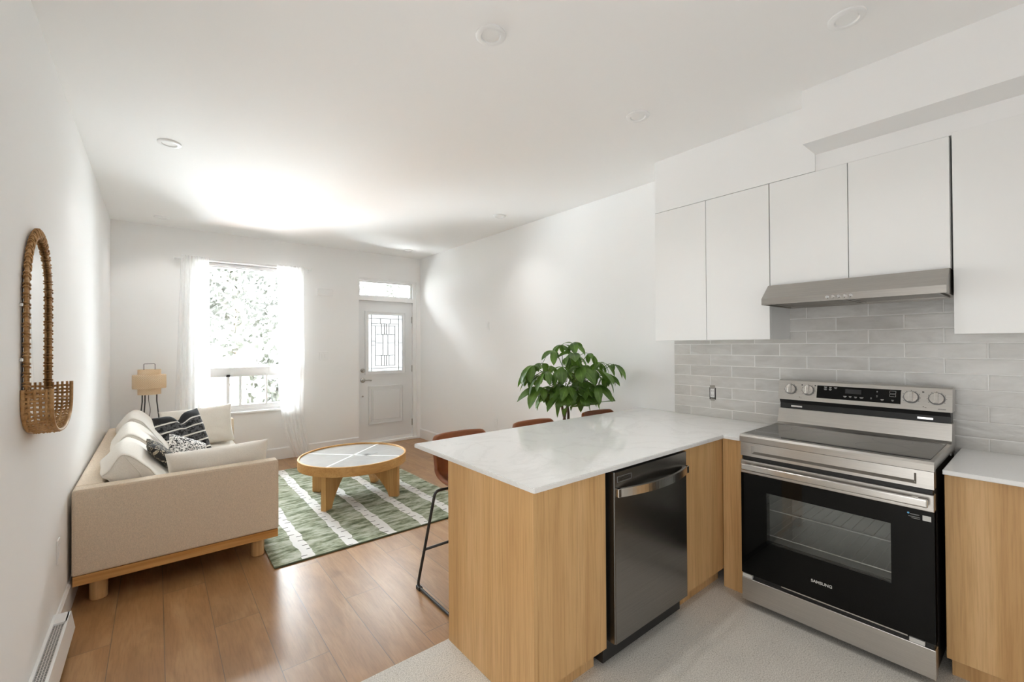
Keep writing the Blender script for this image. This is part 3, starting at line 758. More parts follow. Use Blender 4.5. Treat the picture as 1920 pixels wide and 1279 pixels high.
# ------------------------------------------------------------------ stove
SX, SYA, SYB = 2.555, 0.325, 1.115
t = thing('stove', 'stainless steel electric range with a black glass oven door against the tiled wall', 'stove', (2.9, 0.72, 0))
bm = nb()   # carcass: black sides, bottom, back, with a hollow behind the oven window
box(bm, SX+0.055, 3.19, SYA+0.004, SYA+0.035, 0.045, 0.914); box(bm, SX+0.055, 3.19, SYB-0.035, SYB-0.004, 0.045, 0.914)
box(bm, SX+0.055, 3.19, SYA+0.035, SYB-0.035, 0.045, 0.20); box(bm, SX+0.055, 3.19, SYA+0.035, SYB-0.035, 0.80, 0.914); box(bm, 3.10, 3.19, SYA+0.035, SYB-0.035, 0.20, 0.80)
obj('carcass', bm, 'black', t)
bm = nb(); ox0, ox1, oy0, oy1, oz0, oz1 = SX+0.056, 3.06, SYA+0.085, SYB-0.085, 0.235, 0.76
for q in ((ox0, ox1, oy0-0.01, oy0, oz0, oz1), (ox0, ox1, oy1, oy1+0.01, oz0, oz1), (ox0, ox1, oy0, oy1, oz0-0.01, oz0), (ox0, ox1, oy0, oy1, oz1, oz1+0.01), (ox1, ox1+0.01, oy0, oy1, oz0, oz1)): box(bm, *q)
cav = obj('oven_cavity', bm, 'oven_inside', t)
for z in (0.405, 0.545):
    bm = nb(); tube(bm, [(ox0+0.02, oy0+0.01, z), (ox0+0.02, oy1-0.01, z), (ox1-0.02, oy1-0.01, z), (ox1-0.02, oy0+0.01, z)], 0.003, 6, closed=True)
    for i in range(13):
        yy = oy0+0.05+i*(oy1-oy0-0.1)/12
        tube(bm, [(ox0+0.02, yy, z+0.005), (ox1-0.02, yy, z+0.005)], 0.0014, 5)
    obj('oven_rack', bm, 'rack', cav)
bm = nb()
box(bm, ox0+0.02, ox0+0.05, oy1-0.012, oy1, 0.36, 0.60); obj('rack_support', bm, 'steel', cav)
# oven door: black glass with a window, stainless band and bar handle
WY0, WY1, WZa, WZb = 0.468, 0.985, 0.385, 0.655
bm = wallpane(nb(), 'x', SX, SX+0.045, SYA, SYB, 0.185, 0.742, [(WY0, WY1, WZa, WZb)])
od = obj('oven_door', bm, 'black_glass', t)
obj('oven_window', bx(SX+0.003, SX+0.007, WY0, WY1, WZa, WZb), 'oven_pane', od)
obj('door_band', bx(SX-0.002, SX+0.045, SYA, SYB, 0.742, 0.815, bev=0.003), 'steel', od)
bm = nb()
box(bm, SX-0.040, SX-0.022, SYA+0.015, SYB-0.015, 0.765, 0.800, bev=0.006, seg=3)
box(bm, SX-0.030, SX, SYA+0.05, SYA+0.075, 0.772, 0.795, bev=0.003); box(bm, SX-0.030, SX, SYB-0.075, SYB-0.05, 0.772, 0.795, bev=0.003)
obj('door_handle', bm, 'steel_hi', od)
def text(name, s, size, mat, parent, origin, right, up, extr=0.0006):
    """raised lettering, reading along `right`"""
    cu = bpy.data.curves.new(name, 'FONT'); cu.body = s; cu.size = size; cu.extrude = extr; cu.align_x = 'CENTER'; cu.align_y = 'CENTER'; cu.offset = size*0.02
    tmp = bpy.data.objects.new('tmp', cu); COL.objects.link(tmp)
    dg = bpy.context.evaluated_depsgraph_get(); me = bpy.data.meshes.new_from_object(tmp.evaluated_get(dg))
    bpy.data.objects.remove(tmp); bpy.data.curves.remove(cu)
    bm = nb(); bm.from_mesh(me); bpy.data.meshes.remove(me)
    rt, up_ = Vector(right), Vector(up); nn = rt.cross(up_)
    m_ = Matrix((rt, up_, nn)).transposed().to_4x4(); m_.translation = Vector(origin); bm.transform(m_)
    return obj(name, bm, mat, parent)
text('maker_lettering', 'SAMSUNG', 0.0195, 'mark', od, (SX-0.0006, 0.735, 0.273), (0, -1, 0), (0, 0, 1))
bm = nb(); box(bm, SX-0.001, SX, 0.335, 0.362, 0.700, 0.722)
st = obj('label_sticker', bm, 'mark', od, label='small white sticker')
bm = nb(); box(bm, SX-0.001, SX, 0.372, 0.402, 0.716, 0.7195); box(bm, SX-0.001, SX, 0.370, 0.408, 0.706, 0.709); box(bm, SX-0.001, SX, 0.370, 0.398, 0.700, 0.7025)
obj('label_print', bm, 'dim_mark', od)
obj('label_dot', lathe(nb(), [(0.004, 0), (0.004, -0.001), (0, -0.001)], (SX, 0.408, 0.7205), 12, 'x'), 'blue', od)
# black gap and drawer
bm = nb()
box(bm, SX+0.015, SX+0.055, SYA+0.006, SYB-0.006, 0.155, 0.186); box(bm, SX+0.015, SX+0.055, SYA+0.006, SYB-0.006, 0.812, 0.842)
obj_each('gap_strip', bm, 'black', t)
dr = obj('storage_drawer', bx(SX, SX+0.054, SYA, SYB, 0.035, 0.160, bev=0.003), 'steel', t)
bm = nb(); box(bm, SX-0.001, SX+0.014, SYA+0.035, SYA+0.085, 0.162, 0.181); obj('drawer_clip', bm, 'mark', dr)
bm = nb(); box(bm, SX-0.001, SX+0.014, SYB-0.055, SYB-0.005, 0.162, 0.181); obj('drawer_clip', bm, 'mark', dr)
obj('door_trim', bx(SX-0.001, SX+0.010, SYA+0.09, SYB-0.20, 0.1795, 0.185), 'steel_hi', od)
for yy in (SYA+0.05, SYB-0.05):
    obj('foot', lathe(nb(), [(0.022, 0), (0.022, 0.01), (0.014, 0.016), (0.014, 0.045)], (SX+0.10, yy, 0), 16), 'black', t)
# front fascia with a shallow recessed panel, and the stainless rim of the cooktop
bm = wallpane(nb(), 'x', SX, SX+0.020, SYA, SYB, 0.838, 0.9125, [(SYA+0.055, SYB-0.055, 0.852, 0.898)])
box(bm, SX+0.018, SX+0.055, SYA, SYB, 0.838, 0.9125)
prism(bm, [(SX+0.001, SYB-0.055), (SX+0.019, SYB-0.055), (SX+0.019, SYB-0.066)], 'z', 0.852, 0.898)
prism(bm, [(SX+0.001, SYA+0.055), (SX+0.019, SYA+0.055), (SX+0.019, SYA+0.066)], 'z', 0.852, 0.898)
prism(bm, [(SX+0.001, 0.852), (SX+0.019, 0.852), (SX+0.019, 0.864)], 'y', SYA+0.055, SYB-0.055)
obj('front_fascia', bm, 'steel', t)
bm = nb()
prism(bm, [(SX-0.008, 0.916), (SX-0.010, 0.945), (SX-0.002, 0.956), (SX+0.03, 0.957), (SX+0.03, 0.916)], 'y', SYA-0.002, SYB+0.002)
box(bm, SX+0.03, 3.10, SYA-0.002, SYA+0.016, 0.916, 0.957, bev=0.004); box(bm, SX+0.03, 3.10, SYB-0.004, SYB+0.002, 0.916, 0.957)
obj('cooktop_rim', bm, 'steel', t)
ck = obj('cooktop_glass', bx(SX+0.03, 3.062, SYA+0.016, SYB-0.004, 0.92, 0.9565), 'cook_glass', t)
bm = nb()
for (xx, yy, rr) in ((2.74, 0.53, 0.105), (2.74, 0.91, 0.115), (2.95, 0.53, 0.08), (2.95, 0.91, 0.08)):
    lathe(bm, [(rr-0.001, 0), (rr, 0), (rr, 0.0002), (rr-0.001, 0.0002)], (xx, yy, 0.9565), 48, closed=True)
obj_each('burner_ring', bm, 'dim_mark', ck)
# backguard
bm = nb()
prism(bm, [(3.062, 0.955), (3.085, 0.968), (3.105, 1.052), (3.19, 1.052), (3.19, 0.90), (3.062, 0.90)], 'y', SYA, SYB)
bgd = obj('backguard', bm, 'steel', t)
bm = nb(); prism(bm, [(3.115, 1.050), (3.115, 1.085), (3.10, 1.112), (3.19, 1.112), (3.19, 1.050)], 'y', SYA+0.006, SYB-0.006)
obj('vent_slot', bm, 'black', bgd)
bm = nb(); box(bm, 3.106, 3.116, 0.395, 0.455, 1.064, 1.074); box(bm, 3.106, 3.116, 0.985, 1.045, 1.064, 1.074); obj_each('vent_clip', bm, 'chrome', bgd)
bm = nb(); prism(bm, [(3.090, 1.110), (3.120, 1.226), (3.135, 1.232), (3.195, 1.232), (3.195, 1.110)], 'y', SYA-0.002, SYB)
cp = obj('control_panel', bm, 'steel', bgd)
pn = Vector((-(1.226-1.110), 0, 3.120-3.090)).normalized()       # panel normal (faces the room, tilted up)
pu = Vector((3.120-3.090, 0, 1.226-1.110)).normalized(); pr_ = Vector((0, -1, 0))
def on_panel(y, h): return Vector((3.090, y, 1.110))+pu*h        # h = distance up the sloping face
def plate(bm, y0, y1, h0, h1, th):
    ret = bmesh.ops.create_cube(bm, size=1.0)
    m_ = Matrix((pr_, pu, pr_.cross(pu))).transposed().to_4x4(); m_.translation = on_panel((y0+y1)/2, (h0+h1)/2)
    for v in ret['verts']:
        v.co = m_ @ Vector((v.co.x*abs(y1-y0), v.co.y*(h1-h0), (v.co.z+0.5)*th if pr_.cross(pu).dot(pn) > 0 else -(v.co.z+0.5)*th))
    return bm
scr = obj('display_panel', plate(nb(), 0.520, 0.905, 0.024, 0.100, 0.0015), 'black_glass', cp)
obj('clock_display', plate(nb(), 0.690, 0.765, 0.062, 0.088, 0.0022), 'display', scr)
bm = nb()
for (yy, hh, ww) in ((0.862, .092, .014), (0.838, .092, .012), (0.812, .092, .016), (0.862, .080, .016), (0.838, .080, .014), (0.765, .045, .016), (0.740, .045, .012), (0.715, .045, .013), (0.688, .045, .018), (0.645, .046, .006), (0.620, .086, .006), (0.620, .060, .007), (0.597, .042, .014), (0.553, .042, .010)):
    plate(bm, yy-ww/2, yy+ww/2, hh-0.0012, hh+0.0012, 0.0018)
    plate(bm, yy-ww/3, yy+ww/3, hh-0.0062, hh-0.0045, 0.0018)
for (yy, hh) in ((0.553, .086), (0.553, .068)):
    plate(bm, yy-.013, yy+.013, hh+.006, hh+.0068, .0018); plate(bm, yy-.013, yy+.013, hh-.0068, hh-.006, .0018); plate(bm, yy-.013, yy-.0122, hh-.006, hh+.006, .0018); plate(bm, yy+.0122, yy+.013, hh-.006, hh+.006, .0018)
obj('button_lettering', bm, 'mark', scr)
bm = nb()
for yy in (1.046, 0.950, 0.478, 0.380):
    for k in range(9):
        a = math.radians(-125+k*31); py, ph = yy-0.036*math.sin(a), 0.066+0.036*math.cos(a)
        plate(bm, py-0.0014, py+0.0014, ph-0.0014, ph+0.0014, 0.0008)
for yy in (0.985, 0.915, 0.520+0.002, 0.432): plate(bm, yy-0.004, yy+0.004, 0.094, 0.100, 0.0009)
for yy in (0.995, 0.430): plate(bm, yy-0.002, yy+0.002, 0.018, 0.022, 0.0009); plate(bm, yy-0.012, yy-0.005, 0.015, 0.0165, 0.0009)
plate(bm, 0.345, 0.375, 0.012, 0.014, 0.0009)
obj('dial_marking', bm, 'black', cp)
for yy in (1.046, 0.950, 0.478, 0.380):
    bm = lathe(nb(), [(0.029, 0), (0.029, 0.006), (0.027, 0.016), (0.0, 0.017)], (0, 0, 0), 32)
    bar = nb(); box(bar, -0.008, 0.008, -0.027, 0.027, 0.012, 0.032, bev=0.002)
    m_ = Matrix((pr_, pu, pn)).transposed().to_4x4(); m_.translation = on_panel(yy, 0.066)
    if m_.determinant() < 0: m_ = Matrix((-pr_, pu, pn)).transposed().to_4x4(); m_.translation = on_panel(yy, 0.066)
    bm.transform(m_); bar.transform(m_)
    rg = lathe(nb(), [(0.0325, 0), (0.0325, 0.003), (0.0, 0.003)], (0, 0, 0), 32); rg.transform(m_); obj('knob_shade_ring', rg, 'dim_mark', cp)  # dark ring drawn for the shading round each knob
    kn = obj('knob', bm, 'steel_hi', cp, angle=0.6); obj('knob_grip', bar, 'steel_hi', kn)

# ------------------------------------------------------------------ upper cabinets, hood
UX = 2.92
def upper(label, loc, y0, y1, z0, z1, doors):
    t = thing('upper_cabinet', label, 'cabinet', loc)
    obj('body', bx(UX+0.021, RW-0.001, y0+0.0005, y1-0.0005, z0, z1-0.001), 'cab', t)
    for a, b in doors: obj('door', bx(UX, UX+0.019, a+0.0018, b-0.0018, z0, z1-0.0012, bev=0.0006, seg=1), 'cab', t)
    bm = nb(); box(bm, UX+0.0192, UX+0.0208, y0+0.002, y1-0.002, z0+0.002, z1-0.004); obj('door_gap_shade', bm, 'shadow_gap', t)  # black sheet standing in for the shade between the doors
    return t
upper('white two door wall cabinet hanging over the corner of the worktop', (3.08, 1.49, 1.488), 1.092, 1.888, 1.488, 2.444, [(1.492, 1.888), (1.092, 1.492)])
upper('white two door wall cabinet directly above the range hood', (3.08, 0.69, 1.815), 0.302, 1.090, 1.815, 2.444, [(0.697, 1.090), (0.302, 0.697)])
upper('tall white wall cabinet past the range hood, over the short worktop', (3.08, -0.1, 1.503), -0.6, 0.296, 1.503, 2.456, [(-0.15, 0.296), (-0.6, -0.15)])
t = thing('range_hood', 'stainless steel under-cabinet range hood with five buttons above the stove', 'range hood', (3.0, 0.69, 1.69))
HY0, HY1 = 0.304, 1.088
bm = nb()
prism(bm, [(2.785, 1.690), (2.785, 1.726), (2.885, 1.812), (3.235, 1.812), (3.235, 1.690), (3.225, 1.690), (3.225, 1.706), (2.797, 1.706), (2.797, 1.690)], 'y', HY0, HY1)
box(bm, 2.797, 3.225, HY0, HY0+0.008, 1.690, 1.706); box(bm, 2.797, 3.225, HY1-0.008, HY1, 1.690, 1.706)
hd = obj('canopy', bm, 'hood_steel', t)
for a, b in ((HY0+0.03, 0.69), (0.702, HY1-0.03)):
    bm = nb(); frame_ring(bm, 'z', 1.694, 1.705, 2.83, 3.19, a, b, 0.012)
    for i in range(22): 
        xx = 2.845+i*0.0155; box(bm, xx, xx+0.007, a+0.012, b-0.012, 1.699, 1.703)
    obj('filter', bm, 'nickel', t)
for i in range(5):
    yy = 0.758-i*0.0255
    obj('button', lathe(nb(), [(0.0085, 0), (0.0085, -0.008), (0.0065, -0.010), (0, -0.010)], (2.785, yy, 1.709), 16, 'x'), 'chrome', hd)

# ------------------------------------------------------------------ electrical bits
def wall_plate(name, label, cat, axis, c, wd, ht, gangs=1, kind='switch', th=0.006, sgn=-1):
    """axis = the direction the wall faces along; c = centre on the wall face"""
    t = thing(name, label, cat, c)
    def B(bm, a0, a1, z0, z1, d0, d1, bev=0.0):
        if axis == 'x': return box(bm, c[0]+min(sgn*d0, sgn*d1), c[0]+max(sgn*d0, sgn*d1), c[1]+a0, c[1]+a1, c[2]+z0, c[2]+z1, bev=bev)
        return box(bm, c[0]+a0, c[0]+a1, c[1]+min(sgn*d0, sgn*d1), c[1]+max(sgn*d0, sgn*d1), c[2]+z0, c[2]+z1, bev=bev)
    obj('cover_plate', B(nb(), -wd/2, wd/2, -ht/2, ht/2, 0.0, th, 0.002), 'trim', t)
    for g in range(gangs):
        a = (g-(gangs-1)/2)*0.046
        if kind == 'switch': obj('rocker', B(nb(), a-0.016, a+0.016, -0.033, 0.033, th-0.001, th+0.004, 0.0015), 'trim', t)
        elif kind == 'outlet':
            bm = nb()
            for zc in (-0.02, 0.02):
                for dy in (-0.007, 0.007): B(bm, a+dy-0.0012, a+dy+0.0012, zc-0.004, zc+0.004, th-0.001, th+0.0006)
            obj('socket_face', B(nb(), a-0.016, a+0.016, -0.035, 0.035, th-0.001, th+0.002, 0.001), 'trim', t)
            obj_each('slot', bm, 'dark_hole', t)
    return t
wall_plate('light_switch', 'white double rocker light switch between the swept curtain and the front door', 'light switch', 'y', (1.79, FW, 1.325), 0.125, 0.118, 2)
wall_plate('light_switch', 'white single switch plate at eye level on the bare wall beyond the plant', 'light switch', 'x', (RW, 4.50, 1.70), 0.07, 0.118, 1)
wall_plate('power_outlet', 'white outlet low on the bare wall behind the bar stools', 'outlet', 'x', (RW, 4.34, 0.50), 0.07, 0.118, 1, 'outlet')
wall_plate('power_outlet', 'white outlet on the wall beside the near arm of the sofa', 'outlet', 'x', (LW, 3.15, 0.445), 0.07, 0.118, 1, 'outlet', sgn=1)
t = thing('door_chime', 'white rectangular chime box high on the wall beside the front door', 'chime box', (1.80, FW, 2.20))
obj('cover', bx(1.695, 1.90, FW-0.045, FW-0.001, 2.155, 2.245, bev=0.006), 'trim', t)
obj('back_plate', bx(1.69, 1.905, FW-0.008, FW, 2.15, 2.25), 'wall', t)
t = thing('power_outlet', 'bare outlet without cover plate set in the tiled backsplash', 'outlet', (RW-0.008, 1.614, 1.097))
obj('wall_box', bx(RW-0.0095, RW-0.0075, 1.590, 1.638, 1.045, 1.134), 'dark_hole', t)
obj('socket_face', bx(RW-0.014, RW-0.0095, 1.598, 1.630, 1.060, 1.126, bev=0.001), 'trim', t)
bm = nb(); box(bm, RW-0.011, RW-0.0092, 1.594, 1.634, 1.127, 1.152, bev=0.0008); box(bm, RW-0.011, RW-0.0092, 1.597, 1.631, 1.036, 1.052, bev=0.0008)
obj_each('mounting_strap', bm, 'nickel', t)
bm = nb()
for z in (1.077, 1.109):
    for dy in (-0.006, 0.006): box(bm, RW-0.0145, RW-0.0138, 1.614+dy-0.0012, 1.614+dy+0.0012, z-0.004, z+0.004)
obj_each('slot', bm, 'dark_hole', t)

# recessed downlights
spots = [((1.142, 1.546), 'white recessed downlight in the ceiling above the end of the peninsula'),
         ((2.252, 0.533), 'white recessed downlight in the ceiling in front of the stove, beside the soffit'),
         ((2.236, 1.552), 'white recessed downlight in the ceiling over the peninsula near the wall cabinets'),
         ((0.066, 3.714), 'white recessed downlight in the ceiling over the near end of the sofa'),
         ((0.039, 5.896), 'white recessed downlight in the ceiling corner over the bamboo lamp'),
         ((2.821, 3.686), 'white recessed downlight in the ceiling beside the bare wall, beyond the plant'),
         ((2.822, 5.844), 'white recessed downlight in the ceiling corner before the front door')]
proto = None
for (xy, lab) in spots:        # fill spot added under each downlight, whose disc shows no glow
    l = bpy.data.lights.new('downlight_fill', 'SPOT'); l.energy = 7; l.spot_size = math.radians(115); l.spot_blend = 1.0
    l.shadow_soft_size = 0.035; l.color = (1.0, 0.985, 0.96)
    o = bpy.data.objects.new('downlight_fill', l); COL.objects.link(o); o.location = (xy[0], xy[1], CZ-0.012)
for (xy, lab) in spots:
    if proto is None:
        t = thing('downlight', lab, 'ceiling light', (xy[0], xy[1], CZ), group='recessed downlights')
        obj('trim_ring', lathe(nb(), [(0.040, -0.006), (0.044, -0.011), (0.060, -0.011), (0.0665, -0.006), (0.0665, 0.0), (0.040, 0.0)], (0, 0, 0), 40, closed=True), 'trim', t, world=False, smooth=False, angle=0.7)
        obj('diffuser', lathe(nb(), [(0.0395, -0.002), (0.0395, -0.006), (0.0, -0.006)], (0, 0, 0), 32), 'cab', t, world=False)
        proto = t
    else: dup(proto, (xy[0], xy[1], CZ), lab)

# baseboard heater
t = thing('baseboard_heater', 'white electric baseboard heater with a mesh top along the wall below the mirror', 'heater', (LW, 2.2, 0))
HY = 3.05
bm = nb(); prism(bm, [(LW+0.0005, 0.03), (LW+0.0005, 0.175), (LW+0.012, 0.175), (LW+0.012, 0.045), (LW+0.05, 0.035), (LW+0.05, 0.03)], 'y', 1.25, HY-0.002); obj('back_plate', bm, 'trim', t)
bm = nb(); prism(bm, [(LW+0.062, 0.03), (LW+0.074, 0.085), (LW+0.060, 0.172), (LW+0.050, 0.172), (LW+0.050, 0.165), (LW+0.064, 0.085), (LW+0.055, 0.03)], 'y', 1.25, HY); obj('front_cover', bm, 'trim', t)
bm = nb(); prism(bm, [(LW+0.0005, 0.03), (LW+0.0005, 0.172), (LW+0.055, 0.172), (LW+0.068, 0.085), (LW+0.058, 0.03)], 'y', HY-0.10, HY-0.001); obj('end_cap', bm, 'trim', t)
obj('grille', bx(LW+0.012, LW+0.052, 1.25, HY-0.10, 0.158, 0.163), 'heater_mesh', t)
obj('foot', bx(LW+0.005, LW+0.055, 1.25, HY-0.01, 0.0, 0.03), 'shadow_gap', t)  # black strip in place of the shade under the heater

# ------------------------------------------------------------------ rug
bm = nb(); nx, ny = 40, 60
RX0, RX1, RY0, RY1 = 0.602, 2.243, 3.235, 5.70
t0 = []
for i in range(nx+1):
    row = []
    for j in range(ny+1):
        x = RX0+(RX1-RX0)*i/nx; y = RY0+(RY1-RY0)*j/ny
        n_ = noise.noise(Vector((x*3, y*3, 1)))
        z = 0.011+0.0015*n_
        ex = 0.008*noise.noise(Vector((y*2.2, 4, 0))) if i in (0, nx) else 0
        row.append((x+ex, y+(0.006*noise.noise(Vector((x*2.2, 9, 0))) if j in (0, ny) else 0), z))
    t0.append(row)
top = [[bm.verts.new(p) for p in row] for row in t0]
bot = [[bm.verts.new((p[0], p[1], 0.0008)) for p in row] for row in t0]
for i in range(nx):
    for j in range(ny):
        bm.faces.new((top[i][j], top[i+1][j], top[i+1][j+1], top[i][j+1])); bm.faces.new((bot[i][j], bot[i][j+1], bot[i+1][j+1], bot[i+1][j]))
for j in range(ny):
    for i in (0, nx): bm.faces.new((top[i][j], top[i][j+1], bot[i][j+1], bot[i][j]))
for i in range(nx):
    for j in (0, ny): bm.faces.new((top[i][j], top[i+1][j], bot[i+1][j], bot[i][j]))
t = thing('area_rug', 'green woven rug with white birch-like stripes under the round coffee table', 'rug', (1.414, 4.45, 0))
obj('weave', bm, 'rug', t)
bm = nb()
for pts in ([(RX0, RY0, .006), (RX1, RY0, .006)], [(RX0, RY1, .006), (RX1, RY1, .006)]): tube(bm, pts, 0.006, 8)
M['rug_edge'] = plain('rug_binding', (0.09, 0.11, 0.065), 0.95, var=0.3)
obj_each('binding', bm, 'rug_edge', t, label='dark green bound edge')

# ------------------------------------------------------------------ coffee table
TC = Vector((1.497, 4.315, 0)); RZ = 0.0125
t = thing('coffee_table', 'round oak coffee table with a glazed whitewashed top and four curved plank legs', 'coffee table', (TC.x, TC.y, RZ))
R_ = 0.497; TH = 0.41
obj('rim', lathe(nb(), [(R_-0.018, TH-0.085), (R_, TH-0.085), (R_, TH-0.003), (R_-0.003, TH), (R_-0.015, TH), (R_-0.018, TH-0.003)], (TC.x, TC.y, 0), 96, closed=True), 'oak_rim', t, angle=0.6)
top_ = obj('table_top', lathe(nb(), [(R_-0.019, TH-0.03), (R_-0.019, TH-0.014), (0.0, TH-0.014)], (TC.x, TC.y, 0), 96), 'table_top', t, angle=0.5, label='whitewashed wood top under glass')
ANG = [math.radians(a) for a in (-143, 40, -45.5, 127)]
bm = nb()
for a in (ANG[1], ANG[2]):
    d = Vector((math.cos(a), math.sin(a), 0)); nrm = Vector((-d.y, d.x, 0))
    L = R_-0.02
    vs_ = [bm.verts.new(Vector((TC.x, TC.y, z))+d*s*L+nrm*w_*0.011) for z in (TH-0.014, TH-0.0125) for s, w_ in ((-1, -1), (1, -1), (1, 1), (-1, 1))]
    bm.faces.new(vs_[4:]); bm.faces.new(vs_[:4][::-1])
    for k in range(4): bm.faces.new((vs_[k], vs_[(k+1) % 4], vs_[4+(k+1) % 4], vs_[4+k]))
obj('cross_inlay', bm, 'trim', top_, label='white inlaid cross')
bm = nb()
kc = Vector((1.497+0.10, 4.315-0.075, TH-0.0135))
for rr in (0.012, 0.022, 0.032): tube(bm, [kc+Vector((rr*1.2*math.cos(2*PI*i/20), rr*math.sin(2*PI*i/20), 0)) for i in range(20)], 0.0022, 4, closed=True)
tube(bm, [kc+Vector((0.035, 0.0, 0)), kc+Vector((0.06, -0.012, 0)), kc+Vector((0.08, 0.004, 0)), kc+Vector((0.11, 0.0, 0))], 0.0018, 4)
obj('wood_knot', bm, 'knot', top_)
for a in ANG:
    d = Vector((math.cos(a), math.sin(a), 0)); nrm = Vector((-d.y, d.x, 0)); T2 = 0.024
    zt = TH-0.085; ro = 0.452
    out = [(ro, RZ), (ro, zt+0.05)]
    out += [(0.03, zt+0.05), (0.03, zt-0.006)]
    # inner edge sweeping in a shallow curve from the top down to the foot
    for k in range(0, 15):
        q = 1-k/14
        out.append((ro-0.085-(ro-0.085-0.13)*q, RZ+(zt-0.008-RZ)*q**0.72))
    bm = nb()
    A = [bm.verts.new(TC+d*p[0]+nrm*T2+Vector((0, 0, p[1]))) for p in out]; B = [bm.verts.new(TC+d*p[0]-nrm*T2+Vector((0, 0, p[1]))) for p in out]
    n_ = len(out); bm.faces.new(A); bm.faces.new(B[::-1])
    for i in range(n_): bm.faces.new((A[i], A[(i+1) % n_], B[(i+1) % n_], B[i]))
    obj('leg', bm, 'oak_table', t)

# ------------------------------------------------------------------ sofa
SXA, SXB, SYN, SYF = -0.368, 0.668, 3.445, 5.845
t = thing('sofa', 'long beige linen sofa with panel arms on an oak plinth, beyond the mirror', 'sofa', (0.15, 4.65, 0))
def panel(x0, x1, y0, y1, z0, z1): return bx(x0, x1, y0, y1, z0, z1, bev=0.014, seg=3)
def welt(pts, rad=0.0035): return tube(nb(), pts, rad, 6, closed=True)
arm = obj('arm', panel(SXA, SXB, SYN, SYN+0.10, 0.182, 0.665), 'fabric', t)
bm = tube(nb(), arc_pts([(SXA+.004, SYN+.006, .19), (SXA+.004, SYN+.006, .660), (SXB-.004, SYN+.006, .660), (SXB-.004, SYN+.006, .19)], .02), 0.004, 6)
obj('piping', bm, 'fabric', arm)
arm2 = obj('arm', panel(SXA, SXB, SYF-0.10, SYF, 0.182, 0.665), 'fabric', t)
bm = tube(nb(), arc_pts([(SXB-.006, SYF-.096, .19), (SXB-.006, SYF-.096, .660), (SXA+.004, SYF-.096, .660)], .02), 0.004, 6)
obj('piping', bm, 'fabric', arm2)
obj('back', panel(SXA, SXA+0.125, SYN+0.102, SYF-0.102, 0.182, 0.665), 'fabric', t)
obj('seat_deck', panel(SXA+0.127, SXB-0.015, SYN+0.102, SYF-0.102, 0.182, 0.30), 'fabric', t)
for k in range(2):
    y0 = SYN+0.105+k*(SYF-SYN-0.21)/2; y1 = y0+(SYF-SYN-0.21)/2-0.004
    obj('seat_cushion', bx(SXA+0.13, SXB-0.005, y0, y1, 0.301, 0.435, bev=0.035, seg=4), 'cushion', t)
bm = nb(); frame_ring(bm, 'z', 0.128, 0.181, SXA+0.004, SXB-0.004, SYN+0.004, SYF-0.004, 0.05); box(bm, SXA+0.054, SXB-0.054, SYN+0.054, SYF-0.054, 0.16, 0.18)
obj('plinth', bm, 'pine', t, label='oiled oak plinth')
for xx in (SXA+0.105, SXB-0.116):
    for yy in (SYN+0.095, SYF-0.10):
        obj('leg', lathe(nb(), [(0.0, 0), (0.038, 0.0), (0.041, 0.004), (0.041, 0.128), (0.0, 0.128)], (xx, yy, 0), 32), 'pine_leg', t, angle=0.6)

def loose(name, label, cat, bm, mat, group=None, sub=2):
    o = obj(name, bm, mat, smooth=True)
    md = o.modifiers.new('smooth', 'SUBSURF'); md.levels = 1; md.render_levels = 1
    return tag(o, label, cat, group)
G1 = 'loose linen cushions on the sofa'
from mathutils.bvhtree import BVHTree
placed = []
SEAT, BACKX, ARM0, ARM1 = 0.436, SXA+0.126, SYN+0.101, SYF-0.101
def squash(bm):
    """let a soft cushion give way to the sofa and to the cushions already on it"""
    def clamp():
        for v in bm.verts:
            c = v.co
            c.z = max(c.z, SEAT+0.004); c.x = max(c.x, LW+0.02)
            if c.z < 0.673:
                if c.x < BACKX+0.005:
                    if c.x > BACKX-0.045 or c.z < 0.62: c.x = BACKX+0.005
                    else: c.z = 0.675
                c.y = min(max(c.y, ARM0+0.005), ARM1-0.005)
    for _ in range(4):
        clamp()
        for tr in placed:
            for v in bm.verts:
                loc, nrm, idx, dist = tr.find_nearest(v.co, 0.06)
                if loc is not None and (v.co-loc).dot(nrm) < 0.012: v.co = loc+nrm*0.014
    clamp()
    bmesh.ops.recalc_face_normals(bm, faces=bm.faces)
    placed.append(BVHTree.FromBMesh(bm))
    return bm
